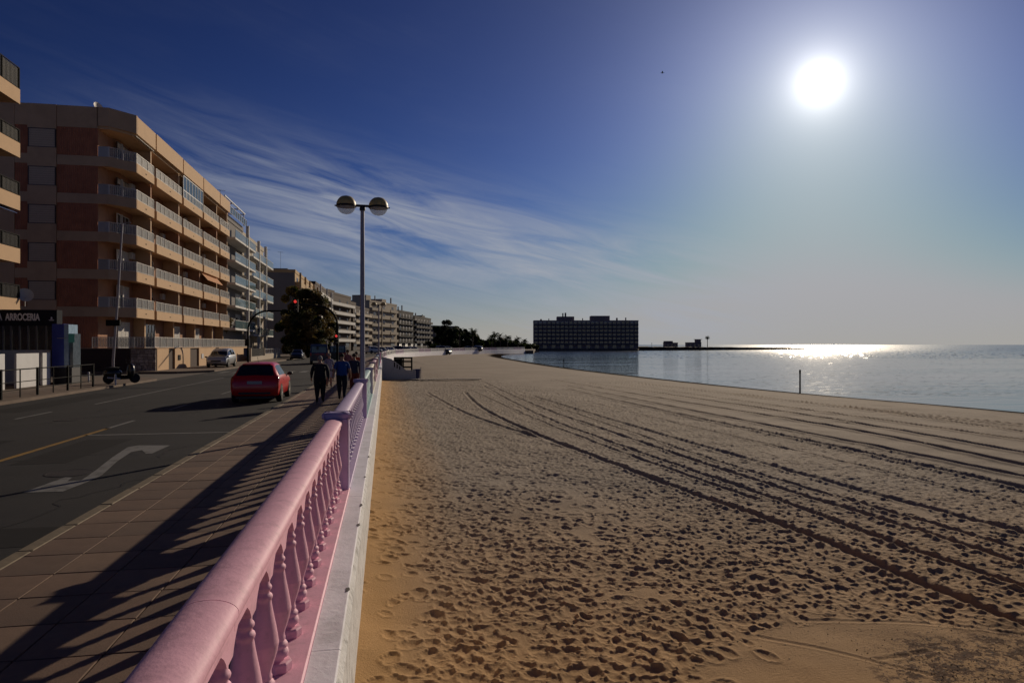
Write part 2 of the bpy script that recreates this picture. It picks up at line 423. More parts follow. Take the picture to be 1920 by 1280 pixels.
    # --- mesh: rows get coarser with distance
    th = np.radians(np.linspace(-4.6, 60, 1000)); NR = 1000
    u = np.linspace(1/5.1, 1/330.0, NR-4); r = np.concatenate([[0.9, 2.2, 3.3, 4.3], 1/u])
    TH, RR = np.meshgrid(th, r); X = RR*np.sin(TH); Y = RR*np.cos(TH)
    s = seg_dist(X, Y, SHORE)*SHORE_SIGN
    base = np.where(s < 0, WATER_Z+np.maximum(s*0.07, -2.0), np.where(s < 0.7, WATER_Z+s*0.22, WATER_Z+0.154+(SAND_Z-WATER_Z-0.154)*(1-np.exp(-(s-0.7)/5.0))))
    inside = (X > X0+.05) & (X < X1-.1) & (Y > Y0+.05) & (Y < Y1-.1)
    dry = np.clip((s-2.0)/3.0, 0, 1)
    h = sample(H, X, Y, 1)+sample(lo, X, Y, 8)
    fade = np.clip((Y1-Y)/10, 0, 1)*np.clip((X1-X)/6, 0, 1)
    Z = base+np.where(inside, h, 0)*dry*fade
    # raised bank of sand against the wall
    Z += 0.10*np.exp(-np.clip(X-WALL_X, 0, 99)/0.8)*(np.abs(X) < 6)
    nv = X.size; co = np.stack([X, Y, Z], -1).reshape(-1, 3)
    W = len(th); idx = np.arange(nv).reshape(NR, W)
    q = np.stack([idx[:-1,:-1], idx[1:,:-1], idx[1:,1:], idx[:-1,1:]], -1).reshape(-1, 4)
    me = bpy.data.meshes.new('sand'); me.vertices.add(nv); me.vertices.foreach_set('co', co.ravel())
    me.loops.add(q.size); me.loops.foreach_set('vertex_index', q.ravel()); me.polygons.add(len(q))
    me.polygons.foreach_set('loop_start', np.arange(len(q))*4); me.polygons.foreach_set('loop_total', np.full(len(q), 4))
    me.update(); me.polygons.foreach_set('use_smooth', np.ones(len(q), bool))
    tone = np.clip(1.15-(X-WALL_X)/1.5, 0, 1)*0.95
    dd = Y*CA+X*SA
    tone = np.maximum(tone, np.clip((13.5-dd)/8.5, 0, 1)*0.9)
    weedc = [G(*p) for p in ((1790,1235),(1900,1250),(1780,1290),(1960,1230))]
    weed = np.zeros(X.shape)
    for (wx, wy), rad in zip(weedc, (0.75, 0.9, 0.8, 0.9)): weed = np.maximum(weed, np.clip(1.25-np.hypot(X-wx, Y-wy)/rad, 0, 1))
    scuff = np.clip((Y-14)/16, 0, 1)*np.clip(edge_d(X, Y)*EDGE_SIGN/4, 0, 1)*(s > 3)
    for nm, arr in (('tone', tone), ('weed', weed), ('scuff', scuff)):
        a = me.attributes.new(nm, 'FLOAT', 'POINT'); a.data.foreach_set('value', arr.ravel().astype(np.float32))
    me.materials.append(sand_material())
    put('sand', me, kind='structure')
EDGE_SIGN = 1; CORNER_SIGN = -1; SHORE_SIGN = 1
build_sand()

def water_material():
    m = bpy.data.materials.new('sea_water'); m.use_nodes = True; nt = m.node_tree; L = nt.links; p = nt.nodes['Principled BSDF']
    p.inputs['Base Color'].default_value = (0.015, 0.04, 0.065, 1); p.inputs['Roughness'].default_value = 0.14; p.inputs['IOR'].default_value = 1.33
    geo = nt.nodes.new('ShaderNodeNewGeometry')
    # sheltered and calm along the beach, ruffled out in the open bay
    sp = nt.nodes.new('ShaderNodeSeparateXYZ'); L.new(geo.outputs['Position'], sp.inputs[0])
    om = nt.nodes.new('ShaderNodeMapRange'); om.interpolation_type = 'SMOOTHSTEP'; L.new(sp.outputs[1], om.inputs[0]); om.inputs[1].default_value = 60; om.inputs[2].default_value = 420
    open_ = om.outputs[0]
    rgh = nt.nodes.new('ShaderNodeMapRange'); rgh.inputs[3].default_value = 0.07; rgh.inputs[4].default_value = 0.22
    amp = nt.nodes.new('ShaderNodeMapRange'); amp.inputs[3].default_value = 0.45; amp.inputs[4].default_value = 1.0; L.new(open_, amp.inputs[0])
    wm = nt.nodes.new('ShaderNodeMapping'); wm.inputs['Rotation'].default_value = (0, 0, YAW); wm.inputs['Scale'].default_value = (0.10, 1, 1); L.new(geo.outputs['Position'], wm.inputs[0])
    wn = nt.nodes.new('ShaderNodeTexNoise'); wn.inputs['Scale'].default_value = 0.09; wn.inputs['Detail'].default_value = 5; L.new(wm.outputs[0], wn.inputs['Vector'])
    wr = nt.nodes.new('ShaderNodeMapRange'); L.new(wn.outputs[0], wr.inputs[0]); wr.inputs[1].default_value = 0.38; wr.inputs[2].default_value = 0.62; wr.inputs[3].default_value = 0.35; wr.inputs[4].default_value = 1.5
    ml = nt.nodes.new('ShaderNodeMath'); ml.operation = 'MULTIPLY'; L.new(amp.outputs[0], ml.inputs[0]); L.new(wr.outputs[0], ml.inputs[1])
    prev = None
    for sc, st, dist, det in ((0.22, (0.35, 1, 1), 0.30, 3), (1.3, (0.6, 1, 1), 0.075, 5), (7.0, (0.8, 1, 1), 0.012, 4)):
        mp = nt.nodes.new('ShaderNodeMapping'); mp.inputs['Rotation'].default_value = (0, 0, YAW); mp.inputs['Scale'].default_value = st; L.new(geo.outputs['Position'], mp.inputs[0])
        n = nt.nodes.new('ShaderNodeTexNoise'); n.inputs['Scale'].default_value = sc; n.inputs['Detail'].default_value = det; L.new(mp.outputs[0], n.inputs['Vector'])
        b = nt.nodes.new('ShaderNodeBump'); b.inputs['Distance'].default_value = dist; b.inputs['Strength'].default_value = 1; dm = nt.nodes.new('ShaderNodeMath'); dm.operation = 'MULTIPLY'; dm.inputs[1].default_value = dist; L.new(ml.outputs[0], dm.inputs[0]); L.new(dm.outputs[0], b.inputs['Distance']); L.new(n.outputs[0], b.inputs['Height'])
        if prev: L.new(prev, b.inputs['Normal'])
        prev = b.outputs[0]
    L.new(prev, p.inputs['Normal'])
    L.new(open_, rgh.inputs[0]); L.new(rgh.outputs[0], p.inputs['Roughness'])
    return m
M_WATER = water_material()
mb = MB()
mb.quad((-400, -2000, WATER_Z), (30000, -2000, WATER_Z), (30000, 40000, WATER_Z), (-400, 40000, WATER_Z))
mb.build('sea', M_WATER, kind='structure')

# ------------------------------------------------------------------ land, road, pavements
A_ASPH = mat('asphalt', (0.027, 0.027, 0.030), 0.9, spec=0.25, var=0.18, vscale=0.6, bump=0.006, bscale=60, dirt=(0.038,0.036,0.036), dirt_amt=0.6, dscale=0.35)
A_CONC = mat('pavement_concrete', (0.16, 0.115, 0.085), 0.85, var=0.2, vscale=1.2, bump=0.004, bscale=50)
A_JOINT = mat('pavement_joint', (0.035, 0.025, 0.02), 0.95)
A_GROUND = mat('town_ground', (0.12, 0.10, 0.085), 0.9, var=0.2, vscale=0.2)
A_WHITE = mat('road_paint_white', (0.20, 0.20, 0.20), 0.85, spec=0.2, dirt=(0.05,0.05,0.05), dirt_amt=0.85, dscale=4)
A_YELLOW = mat('road_paint_yellow', (0.30, 0.17, 0.03), 0.7, dirt=(0.10,0.08,0.05), dirt_amt=0.6, dscale=3)
def strip_poly(off0, off1, pts):
    """closed polygon between two offsets to the left of the wall line"""
    def off(o):
        out = []
        for i, p in enumerate(pts):
            a = pts[max(i-1,0)]; b = pts[min(i+1,len(pts)-1)]; dx, dy = b[0]-a[0], b[1]-a[1]; l = math.hypot(dx, dy)
            out.append((p[0]-dy/l*o, p[1]+dx/l*o))
        return out
    return off(off0), off(off1)
def ribbon(name, off0, off1, z, mats, pts=WP, z0=None, parent=None, **k):
    A, B = strip_poly(off0, off1, pts); mb = MB(); n = len(A)
    v = [(x,y,z) for x,y in A]+[(x,y,z) for x,y in B]
    mb.add(v, [(i, i+1, n+i+1, n+i) for i in range(n-1)])
    if z0 is not None:
        w = [(x,y,z0) for x,y in A]+[(x,y,z0) for x,y in B]; o = v+w
        mb.add(o, [(2*n+i, 2*n+i+1, i+1, i) for i in range(n-1)])
        mb.add(o, [(n+i, n+i+1, 3*n+i+1, 3*n+i) for i in range(n-1)])
    return mb.build(name, mats, parent, **k)
ROAD_Z = -0.12
# the town's ground as one sheet just under the road, reaching behind the houses and round the bay
far = [S(*p) for p in ((1000,262),(1005,390),(1196,392),(1215,440),(1215,900),(700,1100),(-400,700))]
poly = [(p[0]-0.16, p[1]) for p in WP]+far+[(-400, -40)]
mb = MB(); mb.prism(poly, -2.6, -0.17); mb.build('ground', A_GROUND, kind='structure')
ribbon('road', 3.35, 13.2, ROAD_Z, A_ASPH, kind='structure')
prom = ribbon('promenade', 0.5, 3.17, -0.035, A_JOINT, z0=-0.16, kind='structure')

# broken white flecks: froth, and sun glints painted where wavelets run up the sand
A_FOAM_GLINT = mat('foam_glint', (0.75,0.76,0.78), 0.35)
b = MB(); rr = random.Random(2)
for (ax, ay), (bx, by) in zip(SHORE, SHORE[1:]):
    l = math.hypot(bx-ax, by-ay); ux, uy = (bx-ax)/l, (by-ay)/l
    if math.hypot(ax, ay) > 230: break
    n = int(l/0.35)
    for k in range(n):
        if mnoise.noise((ax*0.12+k*0.03, ay*0.12, 1.0)) < 0.12 or rr.random() < 0.6: continue
        t = k*0.35; o = -0.25-rr.uniform(0, 0.25); x = ax+ux*t-uy*o; y = ay+uy*t+ux*o; w = rr.uniform(0.015, 0.05); q = rr.uniform(0.1, 0.3)
        b.add([(x-ux*q+uy*w*.3, y-uy*q-ux*w*.3, WATER_Z+0.012), (x+uy*w, y-ux*w, WATER_Z+0.02), (x+ux*q, y+uy*q, WATER_Z+0.012), (x-uy*w, y+ux*w, WATER_Z+0.02)], [(0,1,2,3)])
b.build('shore_foam_glints', A_FOAM_GLINT, kind='stuff', label='broken thin line of white froth and painted sun glints along the edge of the sand', cat='foam_glint')

# short tilted wavelets on the bay: their faces turn a little to and fro and catch the sun here and there
b = MB(); rr = random.Random(21); cand = []
for _ in range(13000):
    px = rr.uniform(1180, 2150) if rr.random() < 0.7 else rr.gauss(1570, 110)
    D = 1/(rr.uniform(1/650.0, 1/170.0) if rr.random() < 0.8 else rr.uniform(1/170.0, 1/46.0))
    cand.append(S(px, D)+(D,))
cd = seg_dist(np.array([c[0] for c in cand]), np.array([c[1] for c in cand]), SHORE)
for (x, y, D), ds in zip(cand, cd):
    if ds > -2.5: continue
    calm = min(1.0, max(0.25, (D-40)/200))
    L_ = rr.uniform(0.15, 0.7)*(1+D/250); w = rr.uniform(0.04, 0.12)*(1+D/200)
    tx = rr.gauss(0, 0.09)*calm; ty = rr.gauss(0.03, 0.07)*calm
    zc = WATER_Z+0.008+w*abs(ty)+L_*abs(tx)*0.5
    g = []
    for u, v in ((-L_/2,0),(-L_*.2,-w),(L_*.25,-w*.9),(L_/2,0),(L_*.2,w),(-L_*.25,w*.9)):
        X_ = u*CA+v*SA; Y_ = -u*SA+v*CA; g.append((x+X_, y+Y_, zc+u*tx+v*ty*1.0))
    b.add(g, [(0,1,2,3,4,5)])
b.build('wavelets', mat('wavelet_water', (0.015,0.04,0.065), 0.10, spec=0.5), bpy.data.objects['sea'], kind='stuff')

# ------------------------------------------------------------------ paving, kerb, road paint
rng = random.Random(11)
SLABM = [mat('paving_slab_%d' % i, c, 0.8, var=0.16, vscale=4, bump=0.003, bscale=70, dirt=(0.08,0.055,0.042), dirt_amt=0.6, dscale=1.3)
         for i, c in enumerate(((0.17,0.106,0.073), (0.152,0.095,0.066), (0.185,0.118,0.08), (0.138,0.088,0.062)))]
def slab_mesh(m, w=0.585, l=0.585):
    b = MB(); b.cbox(-w/2, w/2, -l/2, l/2, -0.04, 0, 0.003)
    return b.mesh('paving_slab', m)
SLABS = [slab_mesh(m) for m in SLABM]
PX0 = -3.42; cols = 5; sw = 0.534
for me_ in SLABS:
    for v in me_.vertices: v.co.x *= (sw-0.012)/0.585
row = 0; count = 0; y = 1.6; rest = MB()
while y < 84:
    for c in range(cols):
        x = PX0+sw*(c+0.5)
        if y < 1.6+0.6*60-0.01:
            put('paving_slab', rng.choice(SLABS), prom, (x, y, rng.uniform(-0.0025, 0.001)), rot=(rng.uniform(-.003,.003), rng.uniform(-.003,.003), rng.uniform(-.004,.004)))
        else:
            rest.box(x-sw/2+0.006, x+sw/2-0.006, y-0.293, y+0.293, -0.034, rng.uniform(-0.002, 0.001))
    y += 0.6
rest.build('paving', SLABM[0], prom, kind='stuff')
rest2 = MB()
ribbon('far_paving', 0.5, 3.17, -0.004, SLABM[0], pts=[p for p in WP if p[1] > 83.5], parent=prom)
A_KERB = mat('kerb_stone', (0.19,0.15,0.10), 0.8, var=0.25, vscale=5, dirt=(0.10,0.08,0.05), dirt_amt=0.8, dscale=4)
kb = MB(); kb.cbox(-0.075, 0.075, -0.494, 0.494, -0.14, 0, 0.012); kmesh = kb.mesh('kerb_stone', A_KERB)
for i in range(90):
    put('kerb_stone', kmesh, prom, (-3.50+rng.uniform(-.004,.004), 1.0+i, rng.uniform(-0.004,0.002)), rng.uniform(-.004,.004))
ribbon('far_kerb', 3.17, 3.35, -0.003, A_KERB, pts=[p for p in WP if p[1] > 90], z0=-0.16, parent=prom)
# weeds in the gutter
A_WEED = mat('weed_green', (0.07,0.085,0.02), 0.8, var=0.4, vscale=9)
wb = MB()
for i in range(2600):
    y = rng.uniform(3.5, 30); 
    if mnoise.noise((y*0.8, 0, 0)) < -0.05: continue
    x = -3.575+rng.gauss(-0.012, 0.022); h = rng.uniform(0.012, 0.05); a = rng.uniform(0, 6.28); w = 0.006
    wb.add([(x-w*math.cos(a), y-w*math.sin(a), ROAD_Z), (x+w*math.cos(a), y+w*math.sin(a), ROAD_Z), (x+rng.uniform(-.03,.03), y+rng.uniform(-.03,.03), ROAD_Z+h)], [(0,1,2)])
wb.build('gutter_weeds', A_WEED, kind='stuff', label='thin green weeds growing along the foot of the promenade kerb', cat='weeds')

road = bpy.data.objects['road']
def paint(name, pts, m=A_WHITE, z=ROAD_Z+0.004):
    b = MB(); b.add([(p[0], p[1], z) for p in pts], [tuple(range(len(pts)))]); o = b.build(name, m, road)
    me = o.data
    if me.polygons[0].normal.z < 0: me.flip_normals()
    return o
def line(name, x, y0, y1, w=0.12, m=A_WHITE): return paint(name, [(x-w/2,y0),(x+w/2,y0),(x+w/2,y1),(x-w/2,y1)], m)
arrow = [(105,402),(300,331),(332,333),(310,350),(375,345),(440,300),(520,238),(590,192),(640,184),(785,184),(700,222),(672,222),(655,206),(605,215),(540,258),(470,322),(405,352),(290,397)]
paint('turn_arrow', [GP(a/2.461, 760+b/2.461, ROAD_Z) for a, b in arrow])
line('yellow_line', -7.0, -6, GP(226,802,ROAD_Z)[1], 0.13, A_YELLOW)
paint('stop_line', [(-7.0, 17.7), (-3.62, 17.7), (-3.62, 17.84), (-7.0, 17.84)])
for yy in (19.0, 24.2, 31.5, 38, 44.5, 51): line('lane_dash', -7.0, yy, yy+2.0, 0.11)
for yy in (17.5, 22.0): line('lane_dash', -10.5, yy, yy+2.2, 0.11)
line('lane_line', -10.3, 27.0, 47, 0.12)
for yy in (49, 54, 59, 70, 76, 82): line('lane_dash', -10.2, yy, yy+2.5, 0.11)
paint('stop_line', [(-12.8, 52.0), (-7.2, 52.0), (-7.2, 52.45), (-12.8, 52.45)])
for k in range(9): paint('crossing_bar', [(-12.6+k*1.0, 55), (-12.1+k*1.0, 55), (-12.1+k*1.0, 58), (-12.6+k*1.0, 58)])
# the pavement across the road
A_IRON = mat('cast_iron', (0.03,0.028,0.026), 0.6, bump=0.004, bscale=40)
for (x, y) in ((-5.2,12.6),(-8.9,21.5),(-5.6,36.0)):
    b = MB(); b.lathe([(0.36,0.0),(0.36,0.004),(0.33,0.007),(0.32,0.003),(0.30,0.006),(0.0,0.006)], 28, (0,0,0), smooth=False, cap=False); b.build('manhole_cover', A_IRON, road, (x, y, ROAD_Z+0.001))
A_PATCH = mat('asphalt_patch', (0.016,0.016,0.018), 0.9, spec=0.2, var=0.15, vscale=2)
for x0_, x1_, y0_, y1_ in ((-6.6,-5.7,13.6,16.9),(-9.9,-8.2,16.0,17.1),(-4.9,-3.75,8.0,8.9),(-12.5,-11.4,24,33)):
    b = MB(); b.add([(x0_,y0_,ROAD_Z+0.0025),(x1_,y0_+0.1,ROAD_Z+0.0025),(x1_+0.05,y1_,ROAD_Z+0.0025),(x0_-0.04,y1_+0.05,ROAD_Z+0.0025)], [(0,1,2,3)]); b.build('asphalt_patch', A_PATCH, road)
# wandering tar-filled cracks
b = MB(); rk = random.Random(4)
for (x, y, a, L_) in ((-5.0,6.5,1.3,9),(-8.5,10,1.7,12),(-4.2,14,1.5,10),(-9.2,24,1.4,14),(-6.0,22,1.75,9),(-11.5,15,1.2,12),(-7.8,14,0.1,3.5),(-4.6,20,0.05,1.0)):
    pts_ = [(x, y)]
    for _ in range(int(L_/0.25)): a2 = a+rk.gauss(0,0.45); x += 0.25*math.cos(a2); y += 0.25*math.sin(a2); pts_.append((x, y))
    for (p, q) in zip(pts_, pts_[1:]):
        dx, dy = q[0]-p[0], q[1]-p[1]; l = math.hypot(dx, dy); w_ = rk.uniform(.006,.014); nx_, ny_ = -dy/l*w_, dx/l*w_; z_ = ROAD_Z+0.003
        b.add([(p[0]-nx_,p[1]-ny_,z_),(q[0]-nx_,q[1]-ny_,z_),(q[0]+nx_,q[1]+ny_,z_),(p[0]+nx_,p[1]+ny_,z_)], [(0,1,2,3)])
b.build('tar_cracks', mat('tar', (0.008,0.008,0.008), 0.6), road, kind='stuff')
left = MB(); left.prism([(-13.4,-20),(-13.4,44),(-15.5,47),(-60,47),(-60,-20)], -0.169, 0)
lp = left.build('town_pavement', A_CONC, kind='structure')
left = MB(); left.prism([(-60,55.5),(-15.5,55.5),(-13.4,58),(-13.4,240),(-60,240)], -0.169, 0)
left.build('town_pavement', A_CONC, kind='structure')

# ------------------------------------------------------------------ sea wall and balustrade
A_WALL = mat('sea_wall_white', (0.86,0.86,0.92), 0.75, var=0.08, vscale=2, bump=0.006, bscale=14, dirt=(0.52,0.52,0.54), dirt_amt=0.6, dscale=2.2)
A_WALLR = mat('sea_wall_render', (0.74,0.74,0.73), 0.9, var=0.12, vscale=3, bump=0.02, bscale=9, dirt=(0.15,0.145,0.13), dirt_amt=0.85, dscale=6)
PZ = 0.235
w = empty('sea_wall', (WALL_X, 0, 0), label='long low white painted sea wall along the edge of the sand', cat='wall')
b = MB(); b.extr([(-0.3,-1.3),(0.0,-1.3),(-0.004,0.10),(-0.045,0.185),(-0.3,0.185)], -40, 84); b.build('wall_body', A_WALLR, w)
for i in range(-2, 20):
    b = MB(); y0 = i*4.2; b.extr([(-0.196,0.187),(-0.04,0.187),(-0.03,0.192),(-0.026,0.205),(-0.036,0.213),(-0.196,0.213)], y0+0.004, y0+4.196); b.build('coping', A_WALL, w)
# dark chips where the paint has fallen away on the edge
A_CHIP = mat('bare_cement', (0.12,0.115,0.11), 0.95, bump=0.01, bscale=30)
for (cy, l, cx) in ((7.05,.16,-.03),(7.9,.2,-.035),(5.2,.12,-.04),(9.6,.12,-.04),(11.3,.2,-.03)):
    b = MB(); n = 11; rr = [rng.uniform(.5,1) for _ in range(n)]
    b.add([(cx+0.022*rr[k]*math.cos(k*2*math.pi/n), cy+l/2*rr[k]*math.sin(k*2*math.pi/n), 0.2165) for k in range(n)], [tuple(range(n))])
    b.build('paint_chip', A_CHIP, w)
b = MB(); A, B = strip_poly(0.0, 0.3, [p for p in WP if p[1] > 83])
n = len(A); v = []
for (x, y), (x2, y2) in zip(A, B): v += [(x,y,-1.3),(x,y,0.2),(x2,y2,0.2),(x2,y2,-1.3)]
b.add(v, [(4*i+k, 4*i+4+k, 4*i+4+(k+1)%4, 4*i+(k+1)%4) for i in range(n-1) for k in range(4)])
b.build('far_sea_wall', A_WALL, label='far white stretch of sea wall curving round the bay behind the beach', cat='wall')

BAL_PROF = [(0.046,0.052),(0.044,0.062),(0.066,0.078),(0.072,0.095),(0.066,0.112),(0.050,0.118),(0.062,0.128),(0.066,0.140),(0.058,0.152),(0.042,0.158),(0.050,0.168),(0.050,0.178),
            (0.046,0.186),(0.045,0.205),(0.060,0.245),(0.076,0.29),(0.086,0.335),(0.0865,0.34),(0.085,0.345),(0.080,0.375),(0.071,0.42),(0.062,0.46),(0.053,0.50),(0.046,0.54),
            (0.045,0.55),(0.050,0.556),(0.053,0.566),(0.049,0.576),(0.038,0.582),(0.037,0.596),(0.046,0.602),(0.049,0.611),(0.045,0.620),(0.037,0.627),(0.038,0.66)]
def baluster_mesh(m, n=20):
    b = MB(); b.lathe([(0.074,0.0),(0.078,0.004),(0.078,0.044),(0.070,0.054),(0.046,0.056)], 8, smooth=False)
    b.lathe([(r*0.86, z) for r, z in BAL_PROF], n); return b.mesh('baluster', m)
def post_mesh(m):
    b = MB(); b.cbox(-0.145, 0.145, -0.145, 0.145, 0, 0.88, 0.012)
    # rounded cap
    prof = [(0.145,0.86),(0.160,0.872),(0.175,0.885),(0.178,0.925),(0.172,0.940),(0.158,0.950),(0.12,0.956)]
    v = []; n = 4
    for r, z in prof:
        for sx, sy in ((-1,-1),(1,-1),(1,1),(-1,1)):
            for (ox, oy) in (((0.03 if sx*sy>0 else 0),(0 if sx*sy>0 else 0.03)),((0 if sx*sy>0 else 0.03),(0.03 if sx*sy>0 else 0))):
                v.append((sx*(r-ox), sy*(r-oy), z))
    f = []
    for j in range(len(prof)-1):
        for k in range(8): f.append((j*8+k, j*8+(k+1)%8, j*8+8+(k+1)%8, j*8+8+k))
    f.append(tuple(range((len(prof)-1)*8, len(prof)*8)))
    b.add(v, f); return b.mesh('post', m)
def rail_mesh(m, L_):
    b = MB(); prof = [(-0.090,0.765),(0.090,0.765),(0.091,0.795),(0.100,0.808),(0.105,0.824)]
    n0 = len(prof)-1
    for k in range(0, 25):
        a = math.pi*k/24; prof.append((0.105*math.cos(a), 0.832+0.052*math.sin(a)))
    prof += [(-0.105,0.824),(-0.100,0.808),(-0.091,0.795)]
    b.extr(prof, 0.0025, L_-0.0025, smooth=False)
    for i in range(n0+1, n0+25): b.sm[i] = True
    me = b.mesh('rail', m)
    return me
def arch_mesh(m, L_, n, step, first):
    """band under the rail with a pointed arch between each pair of balusters"""
    b = MB(); pts = []
    pts_top = [(L_, 0.772), (0, 0.772)]
    low = []; edges = [0]+[first+i*step for i in range(n)]+[L_]
    for i in range(len(edges)-1):
        a, c = edges[i]+(0.05 if i else 0), edges[i+1]-(0.05 if i < len(edges)-2 else 0)
        if i: low.append((edges[i]-0.05, 0.655)); low.append((a, 0.655))
        else: low.append((a, 0.66))
        for t in (0.04, .12, .25, .38, .5, .62, .75, .88, .96): low.append((a+(c-a)*t, 0.66+0.088*(1-abs(2*t-1)**2.6)))
    low.append((L_, 0.66)); 
    n_ = len(low); v = []; f = []
    for (y, z) in low:
        for x in (-0.074, 0.074): v.append((x, y, z))
        for x in (-0.074, 0.074): v.append((x, y, 0.7645))
    for i in range(n_-1):
        q = 4*i; r = q+4
        f += [(q, q+1, r+1, r), (q+2, r+2, r+3, q+3), (q, r, r+2, q+2), (q+1, q+3, r+3, r+1)]
    b.add(v, f); return b.mesh('arch_band', m)
SEC = 8.42; POST_Y0 = 0.42; NB = 18
PINK = (0.78,0.42,0.49); LILAC = (0.50,0.39,0.60)
SECT = [('pink', (0.86,0.48,0.60), 'glossy pink balustrade nearest the camera with bulbous balusters', LILAC),
        ('lilac', (0.52,0.41,0.62), 'lilac balustrade just beyond the pink one, ending at the lamp post', LILAC),
        ('aqua', (0.38,0.56,0.58), 'pale aqua balustrade behind the double globe lamp post', (0.50,0.42,0.55)),
        ('cream', (0.70,0.68,0.58), 'cream white balustrade just before the beach stairs', (0.62,0.5,0.58)),
        ('rose', (0.62,0.42,0.50), None, None), ('white', (0.66,0.66,0.64), None, None), ('blue', (0.35,0.45,0.6), None, None),
        ('lilac', (0.52,0.41,0.62), None, None), ('pink', (0.78,0.42,0.49), None, None), ('aqua', (0.38,0.56,0.58), None, None)]
RX = -0.622
for i, (nm, colr, lab, pc) in enumerate(SECT):
    y0 = POST_Y0+i*SEC; SEC_ = SEC
    m = mat('painted_%s' % nm, colr, 0.6, spec=0.35, var=0.05, vscale=6, bump=0.002, bscale=45, dirt=tuple(c*0.62 for c in colr), dirt_amt=0.6, dscale=9)
    mp = m if pc is None else mat('painted_post_%s%d' % (nm, i), pc, 0.42, var=0.05, vscale=6, bump=0.002, bscale=45)
    label = lab or {4:'rose painted balustrade alongside the beach stairs', 5:'white balustrade one section past the beach stairs', 6:'blue balustrade past the white one beyond the stairs',
                    7:'far lilac balustrade beyond the beach stairs', 8:'far pink balustrade near the end of the straight wall', 9:'far aqua balustrade where the wall starts to curve'}[i]
    s_ = empty('balustrade', (RX, y0, PZ), label=label, cat='balustrade', group='painted balustrade sections along the promenade')
    Lr = SEC-0.29; st = Lr/(NB+0.0); first = st/2
    b = MB(); b.cbox(-0.12, 0.19, 0.0, SEC-0.001, -0.25, 0, 0.01); b.build('plinth', m, s_)
    rm = rail_mesh(m, Lr/3)
    if i == 0:
        rm = rail_mesh(m, 3.05)
        for k in range(3): put('rail', rm, s_, (0, SEC-0.145-3.05*(3-k), 0))
    else:
        for k in range(3): put('rail', rm, s_, (0, 0.145+k*Lr/3, 0))
    put('arch_band', arch_mesh(m, Lr, NB, st, first), s_, (0, 0.145, 0))
    bm_ = baluster_mesh(m, 24 if i < 2 else 10)
    for k in range(NB): put('baluster', bm_, s_, (0.036, 0.145+first+k*st, 0), rng.uniform(-.02,.02))
    put('post', post_mesh(mp), s_, (0.032, SEC, 0))
    if i == 0: put('post', post_mesh(mp), s_, (0.032, 0, 0))
# the rest of the railing round the bay
A_FAR = mat('far_balustrade_white', (0.6,0.6,0.6), 0.6, var=0.1)
fp = [p for p in WP if p[1] > 84]
fb = empty('far_balustrade', (fp[0][0], fp[0][1], 0), label='long white and lilac balustrade curving round the far end of the beach', cat='balustrade')
A_FARP = mat('far_balustrade_lilac', (0.48,0.40,0.5), 0.6)
tot = 0
for (ax, ay), (bx, by) in zip(fp, fp[1:]):
    l = math.hypot(bx-ax, by-ay); nseg = max(1, round(l/6)); ang = math.atan2(-(bx-ax), by-ay)
    for k in range(nseg):
        px_, py_ = ax+(bx-ax)*k/nseg, ay+(by-ay)*k/nseg; L_ = l/nseg
        b = MB(); b.box(-0.5,-0.2,0.16,L_-0.01,0.2,0.42); b.box(-0.46,-0.25,0.16,L_-0.01,0.93,1.07)
        nn = int(L_/0.5)
        for q in range(nn): b.box(-0.43,-0.28,0.3+q*0.5,0.47+q*0.5,0.42,0.93)
        b.build('balustrade_bay', A_FARP if tot % 5 in (1,2) else A_FAR, fb, (px_-fp[0][0], py_-fp[0][1], 0), ang)
        b = MB(); b.box(-0.52,-0.2,-0.16,0.155,0.2,1.14); b.build('post', A_FAR, fb, (px_-fp[0][0], py_-fp[0][1], 0), ang); tot += 1

# ------------------------------------------------------------------ street lamps on the promenade
A_POLE = mat('grey_painted_steel', (0.30,0.28,0.31), 0.4, metal=0.3, var=0.1)
A_DARK = mat('dark_steel', (0.02,0.02,0.022), 0.45, metal=0.3)
A_CAPG = mat('lamp_hood_bronze', (0.48,0.36,0.14), 0.5, metal=0.0, var=0.2, vscale=8)
A_GLOBE = mat('lamp_globe_acrylic', (0.62,0.60,0.56), 0.12, alpha=0.5)
def globe_lamp(loc, rz, H, label, group):
    t = empty('street_lamp', loc, rz, label, 'street lamp', group)
    b = MB(); b.lathe([(0.09,0),(0.09,0.9),(0.075,0.95),(0.068,1.0),(0.048,H-0.1)], 16); b.build('pole', A_POLE, t)
    b = MB(); b.lathe([(0.07,H-0.12),(0.075,H-0.06),(0.055,H-0.02)], 12); b.tube([(-0.40,0,H),(0.40,0,H)], 0.033, 8); b.build('cross_arm', A_DARK, t)
    for s in (-1, 1):
        cx = 0.40*s
        b = MB(); b.sphere((cx,0,H), 0.235, 24, 7, z0=-1.0, z1=-0.16); b.build('globe', A_GLOBE, t)
        b = MB(); b.sphere((cx,0,H), 0.245, 24, 8, z0=0.02, z1=1.0); b.build('hood', A_CAPG, t)
        b = MB(); b.lathe([(0.236,H-0.045),(0.25,H-0.042),(0.25,H-0.004),(0.236,H)], 24, (cx,0,0)); b.lathe([(0.239,H-0.012),(0.243,H+0.012)],24,(cx,0,0),cap=False); b.tube([(cx+s*0.2,0,H-0.02),(cx+s*0.285,0,H-0.022)], 0.018, 6)
        b.build('rim', A_DARK, t)
    return t
LX, LY = S(682, 17.15)
globe_lamp((-0.565, 17.74, 0.0), -YAW+0.25, 5.55, 'tall double globe street lamp standing at the second lilac post', 'double globe promenade lamps')
globe_lamp((-0.55, 61.5, 0.0), -YAW+0.1, 5.55, 'distant double globe street lamp seen just right of the near one', 'double globe promenade lamps')

